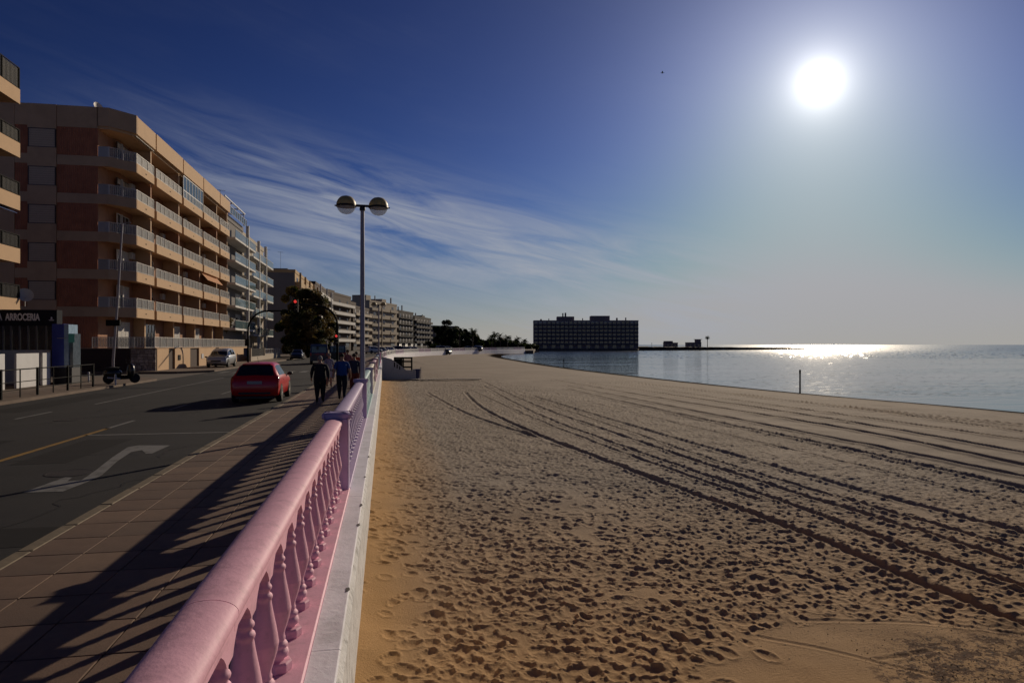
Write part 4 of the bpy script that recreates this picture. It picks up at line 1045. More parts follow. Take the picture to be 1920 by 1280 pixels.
# ------------------------------------------------------------------ generic blocks further along
def block(label, a, b_, H, floors, W=14, wall=B_CREAM, side=None, bal='solid', balm=B_WHITE, bays=6, bd=1.2, win=(1.5,1.5), z0=0.0, fh=None, ground=3.4, cols=None,
          frame=B_FRAME, winm=None, roofbox=(), chim=(), balbays=None, extra=None, group=None, shut=0.3, panes=2):
    (ax, ay), (bx, by) = a, b_; L = math.hypot(bx-ax, by-ay); ang = math.atan2(by-ay, bx-ax)
    root = empty('apartment_building', (ax, ay, z0), ang, label, 'building', group)
    fh = fh or (H-ground)/(floors-1)
    b = MB(); b.box(0, L, 0, W, 0, H); b.build('wall', wall, root)
    if side: b = MB(); b.box(-0.06, -0.001, 0.0, W, 0, H); b.build('side_wall', side, root)
    b = MB(); b.box(-0.1, L+0.1, -0.1, 0.25, H, H+0.7); b.box(-0.1, 0.2, 0.251, W, H, H+0.7); b.build('roof_parapet', wall, root)
    bw = L/bays; wms = [window_mesh(win[0], win[1], B_GLASS, frame, panes, s, B_SHUTW) for s in (0, shut, shut, min(1.0, shut*2))]
    for k in range(floors):
        zf = 0 if k == 0 else ground+(k-1)*fh
        for i in range(bays):
            xc = (i+0.5)*bw
            if k == 0:
                if i == 0: shop = window_mesh(min(bw*0.85, 4.5), min(2.5, ground-0.3), B_GLASS, frame, 3)
                if i % 2 == 0: put('shopfront', shop, root, (xc, -0.01, 0.1))
                continue
            put('window', rng.choice(wms), root, (xc, -0.01, zf+(0.05 if win[1] > 1.8 else 0.9)))
    if bal:
        bb = MB(); w_ = bw*0.9 if bal != 'long' else L
        bl = bw*0.9
        if bal == 'solid': bb.box(-bl/2, bl/2, -bd, -0.001, -0.2, 0); bb.box(-bl/2, bl/2, -bd, -bd+0.1, 0.001, 0.95); bb.box(-bl/2, -bl/2+0.1, -bd+0.101, -0.002, 0.001, 0.95); bb.box(bl/2-0.1, bl/2, -bd+0.101, -0.002, 0.001, 0.95); ml = [balm]
        elif bal == 'band': bl = bw; bb.box(-bl/2, bl/2, -bd, -0.001, -0.3, 0); bb.box(-bl/2, bl/2, -bd-0.02, -bd+0.1, -0.31, 0.65); ml = [balm]
        elif bal == 'glass': bl = bw*0.96; bb.box(-bl/2, bl/2, -bd, -0.001, -0.25, 0, 0); bb.box(-bl/2, bl/2, -bd, -bd+0.03, 0.02, 1.0, 1); bb.box(-bl/2, bl/2, -bd-0.02, -bd+0.05, 1.001, 1.05, 0); ml = [balm, B_BAL]
        else: bb.box(-bl/2, bl/2, -bd, -0.001, -0.2, 0, 0); railing(bb, -bl/2, bl/2, -bd+0.04, 0, 1.0, 1, 0.3, 1.2); ml = [balm, B_RAILD]
        bme = bb.mesh('balcony', ml)
        for k in range(1, floors):
            for i in range(bays):
                if balbays and not balbays(i, k): continue
                put('balcony', bme, root, ((i+0.5)*bw, 0, ground+(k-1)*fh))
    for (u, w_, d_, h_) in roofbox:
        b = MB(); b.box(u*L, u*L+w_, 1.5, 1.5+d_, H+0.0, H+h_); b.build('roof_box', side or wall, root)
    for (u, h_, w_) in chim:
        b = MB(); b.box(u*L-w_/2, u*L+w_/2, 2, 2+w_, H, H+h_); b.build('chimney', B_ROOF, root)
    if cols:
        for u in cols: b = MB(); b.box(u*L-0.2, u*L+0.2, -bd-0.05, -bd+0.35, 0, H); b.build('column', balm, root)
    return root
# modern block with glass balconies, two volumes
r = block('modern white apartment block with pale glass balconies next to the beige block', (-21.0, 93.6), (-21.0, 108.0), 18.9, 6, wall=B_DGREY, bal='glass', balm=B_WHITE, bays=2, bd=1.9, win=(3.2,2.1), fh=2.95, ground=4.2, cols=(0.62,), shut=0.2, roofbox=((0.1,7,6,2.2),))
b = MB(); railing(b, 0, 14, 0, 0, 1.0, 0, None, 1.4, 1); b.build('roof_railing', [B_FRAME, B_BAL], r, (0.2, -0.6, 18.9+0.72))
b = MB()
for x in (1, 5, 9, 13): b.box(x, x+0.12, -0.5, 3.2, 21.2, 21.35)
for x in (1, 13): b.box(x, x+0.12, -0.5, -0.38, 19.6, 21.2)
b.box(0.5, 13.6, -0.55, -0.40, 21.36, 21.5); b.build('roof_pergola', B_FRAME, r)
r = block('narrow white apartment block with slim white columns and glass balconies', (-21.2, 108.3), (-21.2, 127), 18.4, 6, wall=B_CREAM, bal='glass', balm=B_WHITE, bays=3, bd=1.7, win=(2.6,2.1), fh=2.95, ground=3.6, cols=(0.28,0.62))
# block with the blank dark end wall, then the row running away
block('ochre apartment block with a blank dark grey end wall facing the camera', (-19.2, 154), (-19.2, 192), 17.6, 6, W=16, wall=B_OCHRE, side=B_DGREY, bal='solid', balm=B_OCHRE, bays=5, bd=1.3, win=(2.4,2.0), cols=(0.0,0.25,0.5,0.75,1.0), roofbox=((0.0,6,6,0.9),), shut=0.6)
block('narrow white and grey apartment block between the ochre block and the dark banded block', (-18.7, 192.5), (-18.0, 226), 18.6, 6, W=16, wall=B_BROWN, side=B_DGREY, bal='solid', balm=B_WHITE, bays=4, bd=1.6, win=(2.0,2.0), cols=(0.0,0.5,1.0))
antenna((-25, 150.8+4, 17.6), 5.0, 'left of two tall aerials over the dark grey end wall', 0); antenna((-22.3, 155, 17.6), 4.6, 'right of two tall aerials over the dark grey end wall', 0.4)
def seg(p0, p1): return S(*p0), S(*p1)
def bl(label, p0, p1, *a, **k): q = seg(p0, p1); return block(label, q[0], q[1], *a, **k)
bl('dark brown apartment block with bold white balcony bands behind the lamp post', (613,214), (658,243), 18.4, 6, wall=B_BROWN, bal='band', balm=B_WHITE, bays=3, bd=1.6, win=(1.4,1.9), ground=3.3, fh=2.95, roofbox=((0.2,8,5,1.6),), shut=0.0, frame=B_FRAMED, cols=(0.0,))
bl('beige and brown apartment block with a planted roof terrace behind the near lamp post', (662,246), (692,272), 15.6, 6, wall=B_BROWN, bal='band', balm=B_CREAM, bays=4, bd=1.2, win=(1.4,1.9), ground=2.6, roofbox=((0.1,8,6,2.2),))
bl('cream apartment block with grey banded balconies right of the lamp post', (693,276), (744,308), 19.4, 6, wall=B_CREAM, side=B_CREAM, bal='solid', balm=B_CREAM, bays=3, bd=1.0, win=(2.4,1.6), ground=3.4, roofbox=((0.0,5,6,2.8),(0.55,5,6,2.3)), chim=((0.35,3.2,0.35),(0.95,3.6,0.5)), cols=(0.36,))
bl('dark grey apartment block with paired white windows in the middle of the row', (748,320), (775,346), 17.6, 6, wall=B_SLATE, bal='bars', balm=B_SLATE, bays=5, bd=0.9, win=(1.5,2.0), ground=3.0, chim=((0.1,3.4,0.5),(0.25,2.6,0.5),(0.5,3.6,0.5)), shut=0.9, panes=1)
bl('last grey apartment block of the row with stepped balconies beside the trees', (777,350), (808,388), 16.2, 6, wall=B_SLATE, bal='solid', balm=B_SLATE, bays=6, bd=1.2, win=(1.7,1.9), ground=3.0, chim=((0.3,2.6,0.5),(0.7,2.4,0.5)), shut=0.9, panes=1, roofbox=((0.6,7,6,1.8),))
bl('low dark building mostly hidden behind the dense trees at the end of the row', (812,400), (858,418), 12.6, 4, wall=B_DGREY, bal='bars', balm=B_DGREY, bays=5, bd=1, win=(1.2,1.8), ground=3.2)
# the long slab block across the bay
B_FARW = mat('far_block_brown', (0.26,0.20,0.20), 0.9, var=0.1, vscale=0.1); B_FARB = mat('far_block_grey', (0.15,0.13,0.14), 0.9)
DT = 400
r = bl('long dark eight storey slab block standing across the bay', (1001,DT), (1197,DT), 15.8, 7, W=14, wall=B_FARW, bal='solid', balm=B_FARB, bays=24, bd=1.1, win=(1.7,1.5), z0=-0.2, ground=2.2, fh=2.25,
       chim=((0.07,1.5,1.0),(0.145,1.8,0.5),(0.28,5.0,0.7),(0.305,5.2,0.9),(0.47,2.0,0.5),(0.8,2.2,0.9),(0.885,2.4,0.6)), roofbox=((0.225,10,8,3.0),(0.55,11,8,3.4)))
r['label'] = 'long dark slab block of flats standing across the bay'

# ------------------------------------------------------------------ cars
C_TYRE = mat('tyre_rubber', (0.018,0.018,0.018), 0.8); C_RIM = mat('alloy', (0.6,0.6,0.62), 0.45, metal=0.3)
C_GLASS = mat('car_glass', (0.012,0.014,0.018), 0.04, spec=0.9); C_BLACK = mat('black_plastic', (0.015,0.015,0.016), 0.5)
C_TAIL = mat('tail_lamp_red', (0.30,0.01,0.01), 0.15); C_HEAD = mat('head_lamp', (0.6,0.6,0.62), 0.08, metal=0.3); C_PLATE = mat('number_plate', (0.42,0.42,0.40), 0.5)
C_AMBER = mat('indicator_amber', (0.6,0.2,0.03), 0.2)
HATCH = [(0.0,.38,.60,.64,.70,.58),(.03,.30,.76,.80,.80,.66),(.12,.25,.92,.97,.845,.70),(.30,.22,.955,1.19,.86,.655),(.55,.20,.955,1.39,.86,.60),(.80,.20,.95,1.45,.86,.585),
         (1.6,.20,.94,1.475,.86,.58),(2.2,.20,.93,1.43,.86,.585),(2.55,.20,.92,1.30,.86,.60),(3.0,.20,.90,1.02,.855,.68),(3.15,.20,.89,.94,.85,.74),(3.7,.22,.80,.86,.83,.68),(3.98,.26,.64,.70,.76,.6),(4.1,.34,.50,.54,.64,.5)]
SUV = [(0.0,.42,.72,.76,.72,.6),(.04,.34,.95,1.0,.82,.68),(.12,.30,1.05,1.25,.87,.74),(.30,.28,1.06,1.55,.90,.68),(.6,.26,1.06,1.66,.90,.65),(1.4,.26,1.05,1.70,.90,.64),(2.3,.26,1.03,1.66,.90,.65),
       (2.75,.26,1.02,1.48,.90,.67),(3.2,.26,1.0,1.12,.89,.74),(3.35,.26,.99,1.04,.89,.8),(3.9,.28,.92,.98,.88,.76),(4.2,.32,.82,.90,.83,.7),(4.3,.38,.62,.68,.74,.6)]
def make_car(name, label, sts, paint, loc, rz, group=None, cat='car', simple=False):
    root = empty(name, loc, rz, label, cat, group)
    A = np.array(sts); ys = A[:,0]; Lc = ys[-1]
    yf = np.unique(np.concatenate([ys]+[ys[:-1]+(ys[1:]-ys[:-1])*t for t in (.33,.66)]))
    # smooth interpolation of the stations
    def interp(col):
        y = ys; v = A[:,col]; m = np.gradient(v, y)
        for i in range(len(v)-1):
            if v[i] == v[i+1]: m[i] = m[i+1] = 0
        def f(x):
            i = int(min(max(np.searchsorted(y, x, 'right')-1, 0), len(y)-2)); h = y[i+1]-y[i]; t = (x-y[i])/h
            m0, m1 = m[i]*0.6, m[i+1]*0.6
            return (2*t**3-3*t**2+1)*v[i]+(t**3-2*t**2+t)*h*m0+(-2*t**3+3*t**2)*v[i+1]+(t**3-t**2)*h*m1
        return f
    fz, fb, fr, fw, fwr = [interp(c) for c in range(1,6)]
    def sect(y):
        zb, be, ro, w, wr = fz(y), fb(y), fr(y), fw(y), fwr(y); hgt = max(ro-be, 0.02)
        return [(0,zb),(w*.82,zb),(w*.96,zb+.07),(w,zb+.25*(be-zb)/.7+.05),(w*.995,be-.10*(be-zb)),(w*.955,be),(wr+(w*.93-wr)*.12,be+hgt*.86),(wr*.86,ro-0.004),(0,ro+.015)]
    def pt(y, s):
        q = sect(y); i = min(int(s), 7); t = s-i; return (q[i][0]*(1-t)+q[i+1][0]*t, q[i][1]*(1-t)+q[i+1][1]*t)
    v = []; f = []; n = 16
    for y in yf:
        q = sect(y); ring = [(x, y, z) for x, z in q]+[(-x, y, z) for x, z in q[7:0:-1]]
        v += ring
    for j in range(len(yf)-1):
        for k in range(n): f.append((j*n+k, j*n+(k+1)%n, (j+1)*n+(k+1)%n, (j+1)*n+k))
    f += [tuple(range(n)), tuple(range((len(yf)-1)*n+n-1, (len(yf)-1)*n-1, -1))]
    b = MB(); b.add(v, f, 0, True)
    me = b.mesh('body', paint); bm_ = bmesh.new(); bm_.from_mesh(me); bmesh.ops.recalc_face_normals(bm_, faces=bm_.faces); bm_.to_mesh(me); bm_.free()
    body = put('body', me, root)
    def panel(c, off=0.008, both=False, full=False, nu=6, nv=4):
        """c: corners (y,s) anticlockwise seen from outside right; full: from side to side over the top"""
        b = MB()
        sides = (1, -1) if both else (1,)
        for sd_ in sides:
            vv = []
            for i in range(nu+1):
                for j in range(nv+1):
                    a, t = i/nu, j/nv
                    y = (c[0][0]*(1-a)+c[1][0]*a)*(1-t)+(c[3][0]*(1-a)+c[2][0]*a)*t
                    s = (c[0][1]*(1-a)+c[1][1]*a)*(1-t)+(c[3][1]*(1-a)+c[2][1]*a)*t
                    if full:
                        # s runs -1..1 across the car
                        ss = 8-abs(s)*(8-full); x, z = pt(y, ss); x *= (1 if s >= 0 else -1)
                        x1, z1 = pt(y+0.02, ss); dz = (z1-z)/0.02
                        nn = Vector((0.25*x, -dz, 1)).normalized()
                    else:
                        x, z = pt(y, s); x0, z0 = pt(y, max(s-.15,0)); x2, z2 = pt(y, min(s+.15, 8)); xy, zy = pt(y+0.02, s)
                        tv = Vector((x2-x0, 0, z2-z0)); tu = Vector((xy-x, 0.02, zy-z)); nn = tu.cross(tv).normalized()
                        if nn.x < 0: nn = -nn
                        x *= 1
                    p = Vector((x, y, z))+nn*off
                    vv.append((p.x*sd_, p.y, p.z))
            w_ = nv+1
            b.add(vv, [(i*w_+j, (i+1)*w_+j, (i+1)*w_+j+1, i*w_+j+1) for i in range(nu) for j in range(nv)], 0, True)
        return b
    yr = [s for s in sts if s[3]-s[2] > 0.2]; ya, yb = yr[0][0], yr[-1][0]
    base_r = sts[2][0]+0.03; top_r = sts[4][0]-0.02
    panel([(base_r,-1),(base_r,1),(top_r,0.97),(top_r,-0.97)], 0.009, full=6.45).build('rear_window', C_GLASS, root)
    base_f = [s for s in sts if s[3]-s[2] > 0.08][-1][0]-0.02; top_f = sts[7][0]+0.1
    panel([(base_f,-1),(base_f,1),(top_f,0.97),(top_f,-0.97)], 0.009, full=6.45).build('windscreen', C_GLASS, root)
    mid = (ya+yb)/2+0.05
    for sd_ in (1, -1):
        for c in ([(ya+0.28,5.12),(mid-0.04,5.12),(mid-0.04,5.93),(ya+0.36,5.93)], [(mid+0.04,5.12),(base_f-0.22,5.12),(top_f+0.05,5.93),(mid+0.04,5.93)]):
            b = panel(c, 0.008)
            if sd_ < 0: b.v = [(-p[0],p[1],p[2]) for p in b.v]
            b.build('side_window', C_GLASS, root)
        if simple: continue
        b = panel([(sts[1][0]+0.02,3.6),(sts[3][0]+0.06,4.1),(sts[3][0]-0.04,5.3),(sts[2][0]-0.01,5.5)], 0.01)
        if sd_ < 0: b.v = [(-p[0],p[1],p[2]) for p in b.v]
        b.build('tail_light', C_TAIL, root)
        b = panel([(sts[-2][0]-0.02,4.0),(sts[-2][0]-0.35,4.2),(sts[-2][0]-0.38,5.0),(sts[-2][0]-0.03,5.0)], 0.01)
        if sd_ < 0: b.v = [(-p[0],p[1],p[2]) for p in b.v]
        b.build('headlight', C_HEAD, root)
        b = MB(); w = fw(base_f); b.sphere((sd_*(w+0.09), base_f-0.30, fb(base_f)+0.09), 0.11, 10, 6, (1,0.6,0.65)); b.tube([(sd_*(w-0.05), base_f-0.28, fb(base_f)+0.02),(sd_*(w+0.05), base_f-0.28, fb(base_f)+0.06)], 0.02, 5)
        b.build('wing_mirror', C_BLACK, root)
        b = MB(); 
        for yy in (mid,): b.box(sd_*fw(mid)*0.998-0.003, sd_*fw(mid)*0.998+0.004, yy-0.18, yy-0.04, fb(mid)-0.14, fb(mid)-0.11)
        b.build('door_handle', C_BLACK, root)
    wz = 0.31 if sts is not SUV else 0.35
    for yw in (0.72, Lc-0.83):
        for sd_ in (1, -1):
            w = fw(yw); x = sd_*w
            b = MB(); vv = [(x+sd_*0.006, yw+(wz+0.06)*math.cos(a), wz+(wz+0.06)*math.sin(a)) for a in np.linspace(-0.15, math.pi+0.15, 18)]
            b.add(vv, [tuple(range(18))]); b.build('wheel_arch', C_BLACK, root)
            b = MB(); b.lathe([(wz-.09,-0.10),(wz-.02,-0.10),(wz,-0.07),(wz,0.07),(wz-.02,0.10),(wz-.09,0.10)], 24)
            wh = b.build('tyre', C_TYRE, None); 
            t = empty('wheel', (x-sd_*0.075, yw, wz), 0); t.parent = root; t.rotation_euler = (0, R(90), 0)
            wh.parent = t; wh.name = 'tyre'
            b = MB(); b.lathe([(wz-.09,0.0),(wz-.10,0.05*sd_)], 24, cap=False)
            for k in range(6):
                a = k*math.pi/3; b.tube([(0.03*math.cos(a),0.03*math.sin(a),0.085*sd_),((wz-.1)*math.cos(a),(wz-.1)*math.sin(a),0.07*sd_)], 0.022, 5)
            b.lathe([(wz-.115,0.06*sd_),(wz-.088,0.085*sd_)], 24, cap=False); b.lathe([(0.05,0.08*sd_),(0.045,0.095*sd_)], 10)
            r_ = b.build('rim', C_RIM, t)
    b = MB(); b.box(-fw(0.1)*0.8, fw(0.1)*0.8, 0.10, Lc-0.15, 0.16, 0.24); b.build('underbody', C_BLACK, root)
    zp = (fz(0)+fb(0))/2+0.12
    b = MB(); b.box(-0.26, 0.26, -0.012, 0.03, sts[1][2]-0.06, sts[1][2]+0.05); b.build('number_plate', C_PLATE, root)
    b = MB(); b.box(-0.56, 0.56, -0.03, 0.08, 0.33, 0.40); b.build('rear_bumper_strip', C_BLACK, root)
    b = MB(); b.box(-0.42, 0.42, Lc-0.08, Lc+0.012, sts[-1][2]-0.10, sts[-1][2]+0.02); b.build('grille', C_BLACK, root)
    if not simple:
        b = MB(); yy = sts[4][0]+0.02; b.box(-0.5, 0.5, yy-0.09, yy+0.1, fr(yy)+0.0, fr(yy)+0.035); b.build('roof_spoiler', paint, root)
        b = MB(); b.tube([(0,sts[4][0]+.35,fr(1.0)),(0,sts[4][0]+.12,fr(1.0)+.22)], 0.006, 4); b.build('aerial', C_BLACK, root)
    return root
P_RED = mat('car_paint_red', (0.62,0.012,0.012), 0.3, coat=0.3); P_WHITE = mat('car_paint_silver', (0.50,0.51,0.53), 0.3, metal=0.3, coat=0.6)
P_NAVY = mat('car_paint_navy', (0.015,0.02,0.05), 0.3, coat=0.8); P_BLACK = mat('car_paint_black', (0.01,0.01,0.012), 0.3, coat=0.8); P_GREY = mat('car_paint_grey', (0.15,0.15,0.16), 0.3, metal=0.4, coat=0.8)
P_WHT = mat('car_paint_white', (0.65,0.65,0.65), 0.3, coat=0.8)
make_car('parked_car', 'red hatchback stopped beside the promenade kerb seen from behind', HATCH, P_RED, (-4.72, 26.4, ROAD_Z), R(1.0))
make_car('parked_car', 'silver off-roader facing the camera below the terrace wall', SUV, P_WHITE, (-14.75, 68.6, ROAD_Z+0.12), R(180), cat='car')
def cpos(px, D): x, y = S(px, D); return (x, y, 0)
make_car('distant_car', 'small dark blue car on the road below the hanging traffic light', HATCH, P_NAVY, (*S(560,100)[:2], ROAD_Z), R(182), simple=True)
def van(loc, rz, label, paint, L=5.2, H=2.2):
    t = empty('van', loc, rz, label, 'van')
    b = MB(); prof = [(0,0.35),(0.0,1.2),(0.15,H-0.08),(0.35,H),(L-1.5,H),(L-0.95,1.25),(L-0.1,1.05),(L,0.8),(L,0.35)]
    pts = [(-y, z) for y, z in prof]
    m = MB(); m.extr([(y, z) for y, z in prof], -0.95, 0.95); me = m.mesh('body', paint)
    for v in me.vertices: v.co = Vector((v.co.y*(0.92 if v.co.z > 1.4 else 1), v.co.x, v.co.z))
    bm_ = bmesh.new(); bm_.from_mesh(me); bmesh.ops.recalc_face_normals(bm_, faces=bm_.faces); bm_.to_mesh(me); bm_.free()
    put('body', me, t)
    b = MB(); b.box(-0.75, 0.75, -0.02+0.07, 0.075, 1.3, 1.95); b.v = [(x, y-0.0+(z-1.3)*0.05-0.07, z) for x, y, z in b.v]; b.build('rear_window', C_GLASS, t)
    for s in (-1, 1): b = MB(); b.box(s*0.93-0.01, s*0.93+0.015, L-2.4, L-1.5, 1.25, 1.85); b.build('side_window', C_GLASS, t)
    for y in (0.9, L-1.0):
        for s in (-1, 1):
            b = MB(); b.lathe([(0.2,-0.1),(0.34,-0.1),(0.34,0.1),(0.2,0.1)], 16); w = b.build('wheel', C_TYRE, t, (s*0.87, y, 0.34)); w.rotation_euler = (0, R(90), 0)
    for s in (-1, 1):
        b = MB(); b.box(s*0.85-0.07, s*0.85+0.07, -0.015, 0.05, 0.9, 1.25); b.build('tail_light', C_TAIL, t)
    return t
van((*S(598,75)[:2], ROAD_Z), R(4), 'dark van driving away in front of the walkers', P_NAVY)
van((*S(633,80)[:2], ROAD_Z), R(2), 'second dark van beside the first behind the blue shirted walker', P_BLACK, 5.0, 2.0)
x, y = S(845,186); make_car('distant_car', 'black car parked at the edge of the sand below the far trees', HATCH, P_BLACK, (x, y, SAND_Z+0.02), R(60), simple=True)
x, y = S(905,214); make_car('distant_car', 'grey car parked at the foot of the palms behind the beach', HATCH, P_GREY, (x, y, 0), R(70), simple=True)

# ------------------------------------------------------------------ people
SK = mat('skin', (0.42,0.23,0.15), 0.6); H_GREY = mat('hair_grey', (0.25,0.24,0.23), 0.9); H_DARK = mat('hair_dark', (0.03,0.02,0.015), 0.9)
SHOE = mat('shoe_dark', (0.03,0.03,0.03), 0.7)
def cloth(n, c): return mat('cloth_'+n, c, 0.9, var=0.15, vscale=8, bump=0.008, bscale=9)
def person(loc, rz, H, shirt, legs, label, stride=0.28, phase=1, shorts=False, hair=H_GREY, build=1.0, sleeves='short', swing=0.3, longshirt=0.0):
    s = H/1.75; root = empty('person', loc, rz, label, 'person')
    k = build
    V = {}; E = []; Rr = {}
    def jt(n, p, r, par=None):
        V[n] = Vector(p)*s; Rr[n] = (r[0]*s, r[1]*s) if isinstance(r, tuple) else (r*s, r*s)
        if par: E.append((par, n))
    jt('pelvis', (0,0,.96), (.17*k,.15*k)); jt('waist', (0,0,1.10), (.165*k,.15*k), 'pelvis'); jt('chest', (0,.01,1.30), (.18*k,.14*k), 'waist'); jt('shtop', (0,0,1.43), (.11*k,.085), 'chest')
    jt('neck', (0,0.01,1.52), (.055,.055), 'shtop'); jt('head0', (0,.025,1.60), (.075,.085), 'neck'); jt('head1', (0,.02,1.69), (.072,.085), 'head0')
    for sd_, q in (('l',-1),('r',1)):
        st = stride*phase*q
        jt('sh'+sd_, (q*.175*k,0,1.41), (.065*k,.065), 'shtop')
        sw_ = -swing*phase*q
        jt('el'+sd_, (q*.225*k, sw_*0.35-0.02, 1.14), .056*k, 'sh'+sd_); jt('wr'+sd_, (q*.25*k, sw_*0.9+0.04, .90), .029, 'el'+sd_); jt('ha'+sd_, (q*.25*k, sw_*1.0+0.06, .82), (.022,.04), 'wr'+sd_)
        jt('hip'+sd_, (q*.09*k,0,.88), .112*k, 'pelvis')
        fwd = st > 0
        kn = (q*.10, st*0.45+0.05, .50); an = (q*.10, st*1.0-(0.0 if fwd else 0.06), .09 if fwd else .13)
        jt('kn'+sd_, kn, 0.08*k, 'hip'+sd_); jt('ca'+sd_, tuple(kn[i]*.62+an[i]*.38 for i in range(3)), .068*k, 'kn'+sd_); jt('an'+sd_, an, .046, 'ca'+sd_)
        jt('to'+sd_, (q*.115, an[1]+.15, .045), (.042,.03), 'an'+sd_)
    names = list(V); me = bpy.data.meshes.new('skeleton'); me.from_pydata([V[n] for n in names], [(names.index(a), names.index(b)) for a, b in E], [])
    o = bpy.data.objects.new('skeleton', me); COL.objects.link(o)
    sk = o.modifiers.new('skin', 'SKIN'); 
    for i, n in enumerate(names): me.skin_vertices[0].data[i].radius = Rr[n]; me.skin_vertices[0].data[i].use_root = (n == 'pelvis')
    sk.use_smooth_shade = True; sb = o.modifiers.new('sub', 'SUBSURF'); sb.levels = 2; sb.render_levels = 2
    dg = bpy.context.evaluated_depsgraph_get(); ev = o.evaluated_get(dg); m2 = bpy.data.meshes.new_from_object(ev); bpy.data.objects.remove(o)
    m2.name = 'body'; m2.materials.clear()
    for m_ in (SK, shirt, legs, SHOE): m2.materials.append(m_)
    for p in m2.polygons:
        c = p.center/s; arm = abs(c.x) > 0.185*k and c.z > 0.75
        if arm: mi = 1 if (c.z > (1.20 if sleeves == 'short' else 0.93)) else 0
        elif c.z > 1.475: mi = 0
        elif c.z > 0.95-longshirt: mi = 1
        elif c.z > (0.52 if shorts else 0.12): mi = 2
        elif c.z > 0.12: mi = 0
        else: mi = 3
        p.material_index = mi; p.use_smooth = True
    put('body', m2, root)
    # hands' fingers, ears, nose
    b = MB()
    for q, sd_ in ((-1,'l'),(1,'r')):
        h = V['ha'+sd_]
        for j in range(4): b.tube([h+Vector((0,(j-1.5)*.018,-.02))*s, h+Vector((-q*.006,(j-1.5)*.019,-.06))*s, h+Vector((-q*.016,(j-1.5)*.018,-.088+abs(j-1.3)*.008))*s], [.009*s,.008*s,.006*s], 5)
        b.tube([h+Vector((0,.03,.01))*s, h+Vector((-q*.012,.05,-.02))*s, h+Vector((-q*.018,.05,-.045))*s], [.01*s,.009*s,.007*s], 5)
    b.build('fingers', SK, root)
    b = MB()
    for q in (-1, 1): b.sphere(Vector((q*.082,.01,1.64))*s, .028*s, 8, 6, (.35,.7,1.1))
    b.sphere(Vector((0,.115,1.635))*s, .02*s, 8, 6, (.7,1,1.3)); b.build('ears_and_nose', SK, root)
    b = MB(); b.sphere(Vector((0,-.002,1.685))*s, .098*s, 14, 8, (.9,1.08,1.0), z0=-0.45, z1=1); b.build('hair', hair, root)
    return root
def pp(px, py): x, y = GP(px, py, 0.0); return (x, y, 0)
person(pp(600,755), R(2), 1.62, cloth('black', (0.012,0.012,0.018)), cloth('charcoal', (0.012,0.012,0.014)), 'person in dark clothes walking away beside the red car', 0.10, 1, hair=H_GREY, build=1.34, sleeves='long')
person(pp(641,750), R(-2), 1.69, cloth('royal_blue', (0.012,0.06,0.26)), cloth('navy', (0.012,0.014,0.03)), 'person in a bright blue shirt walking away near the lamp post', 0.12, -1, hair=H_DARK, build=1.2)
person(pp(664,741), R(0), 1.66, cloth('navy_top', (0.015,0.025,0.06)), cloth('maroon', (0.10,0.015,0.015)), 'person in navy top and dark red trousers right of the blue shirted walker', 0.12, 1, hair=H_DARK, build=1.1, sleeves='long')
person(pp(617,726), R(3), 1.60, cloth('lilac_white', (0.35,0.34,0.42)), cloth('denim', (0.05,0.06,0.09)), 'person in a pale top between the dark clothed and blue shirted walkers', 0.14, -1, hair=H_GREY, shorts=True)
person(pp(668,722), R(0), 1.66, cloth('orange_red', (0.50,0.06,0.015)), cloth('rust', (0.12,0.03,0.02)), 'person in an orange red top walking beside the lamp pole', 0.12, 1, hair=H_DARK)
person(pp(652,712), R(4), 1.72, cloth('dusty_pink', (0.30,0.12,0.12)), cloth('dark_grey', (0.04,0.04,0.045)), 'person in a faded red top furthest along in the group of walkers', 0.14, -1, hair=H_DARK)
bagm = MB(); bagm.cbox(-0.13, 0.13, -0.05, 0.05, 0, 0.26, 0.03); bagm.tube([(-0.08,0,0.25),(-0.05,0,0.42),(0.05,0,0.42),(0.08,0,0.25)], 0.01, 5)
x, y, _ = pp(623, 727); bagm.build('handbag', mat('bag_white', (0.6,0.6,0.6), 0.6), None, (x, y, 0.50), label='small white bag carried by the pale topped walker', cat='bag')

# ------------------------------------------------------------------ street furniture across the road
F_M = mat('railing_black', (0.010,0.010,0.010), 0.75, spec=0.12)
fr = empty('pedestrian_railing', (-13.85, 20.0, 0), R(90), 'dark metal pedestrian railing along the far kerb at the left edge', 'railing')
n = 6; Lf = 2.68
for k in range(n*2+1):
    x = k*Lf/2
    b = MB(); r_ = 0.038 if k % 2 == 0 else 0.018
    b.box(x-r_, x+r_, -r_, r_, 0, 1.12 if k % 2 == 0 else 1.10); b.build('post', F_M, fr)
for z in (1.08, 0.60, 0.30):
    b = MB(); b.tube([(0,0,z),(n*Lf,0,z)], 0.026 if z > 1 else 0.018, 6); b.build('rail', F_M, fr)
for px, py in ((157,716),(206,722)):
    x, y = GP(px, py); b = MB(); b.lathe([(0.05,0),(0.05,0.5),(0.03,0.55)], 10)
    b.build('bollard', mat('bollard_white', (0.6,0.6,0.6), 0.5), None, (x+0.25, y, 0), label='short white bollard by the %s of the dark railing' % ('middle posts' if px < 180 else 'last post beside the moped'), cat='bollard', group='white bollards by the railing')
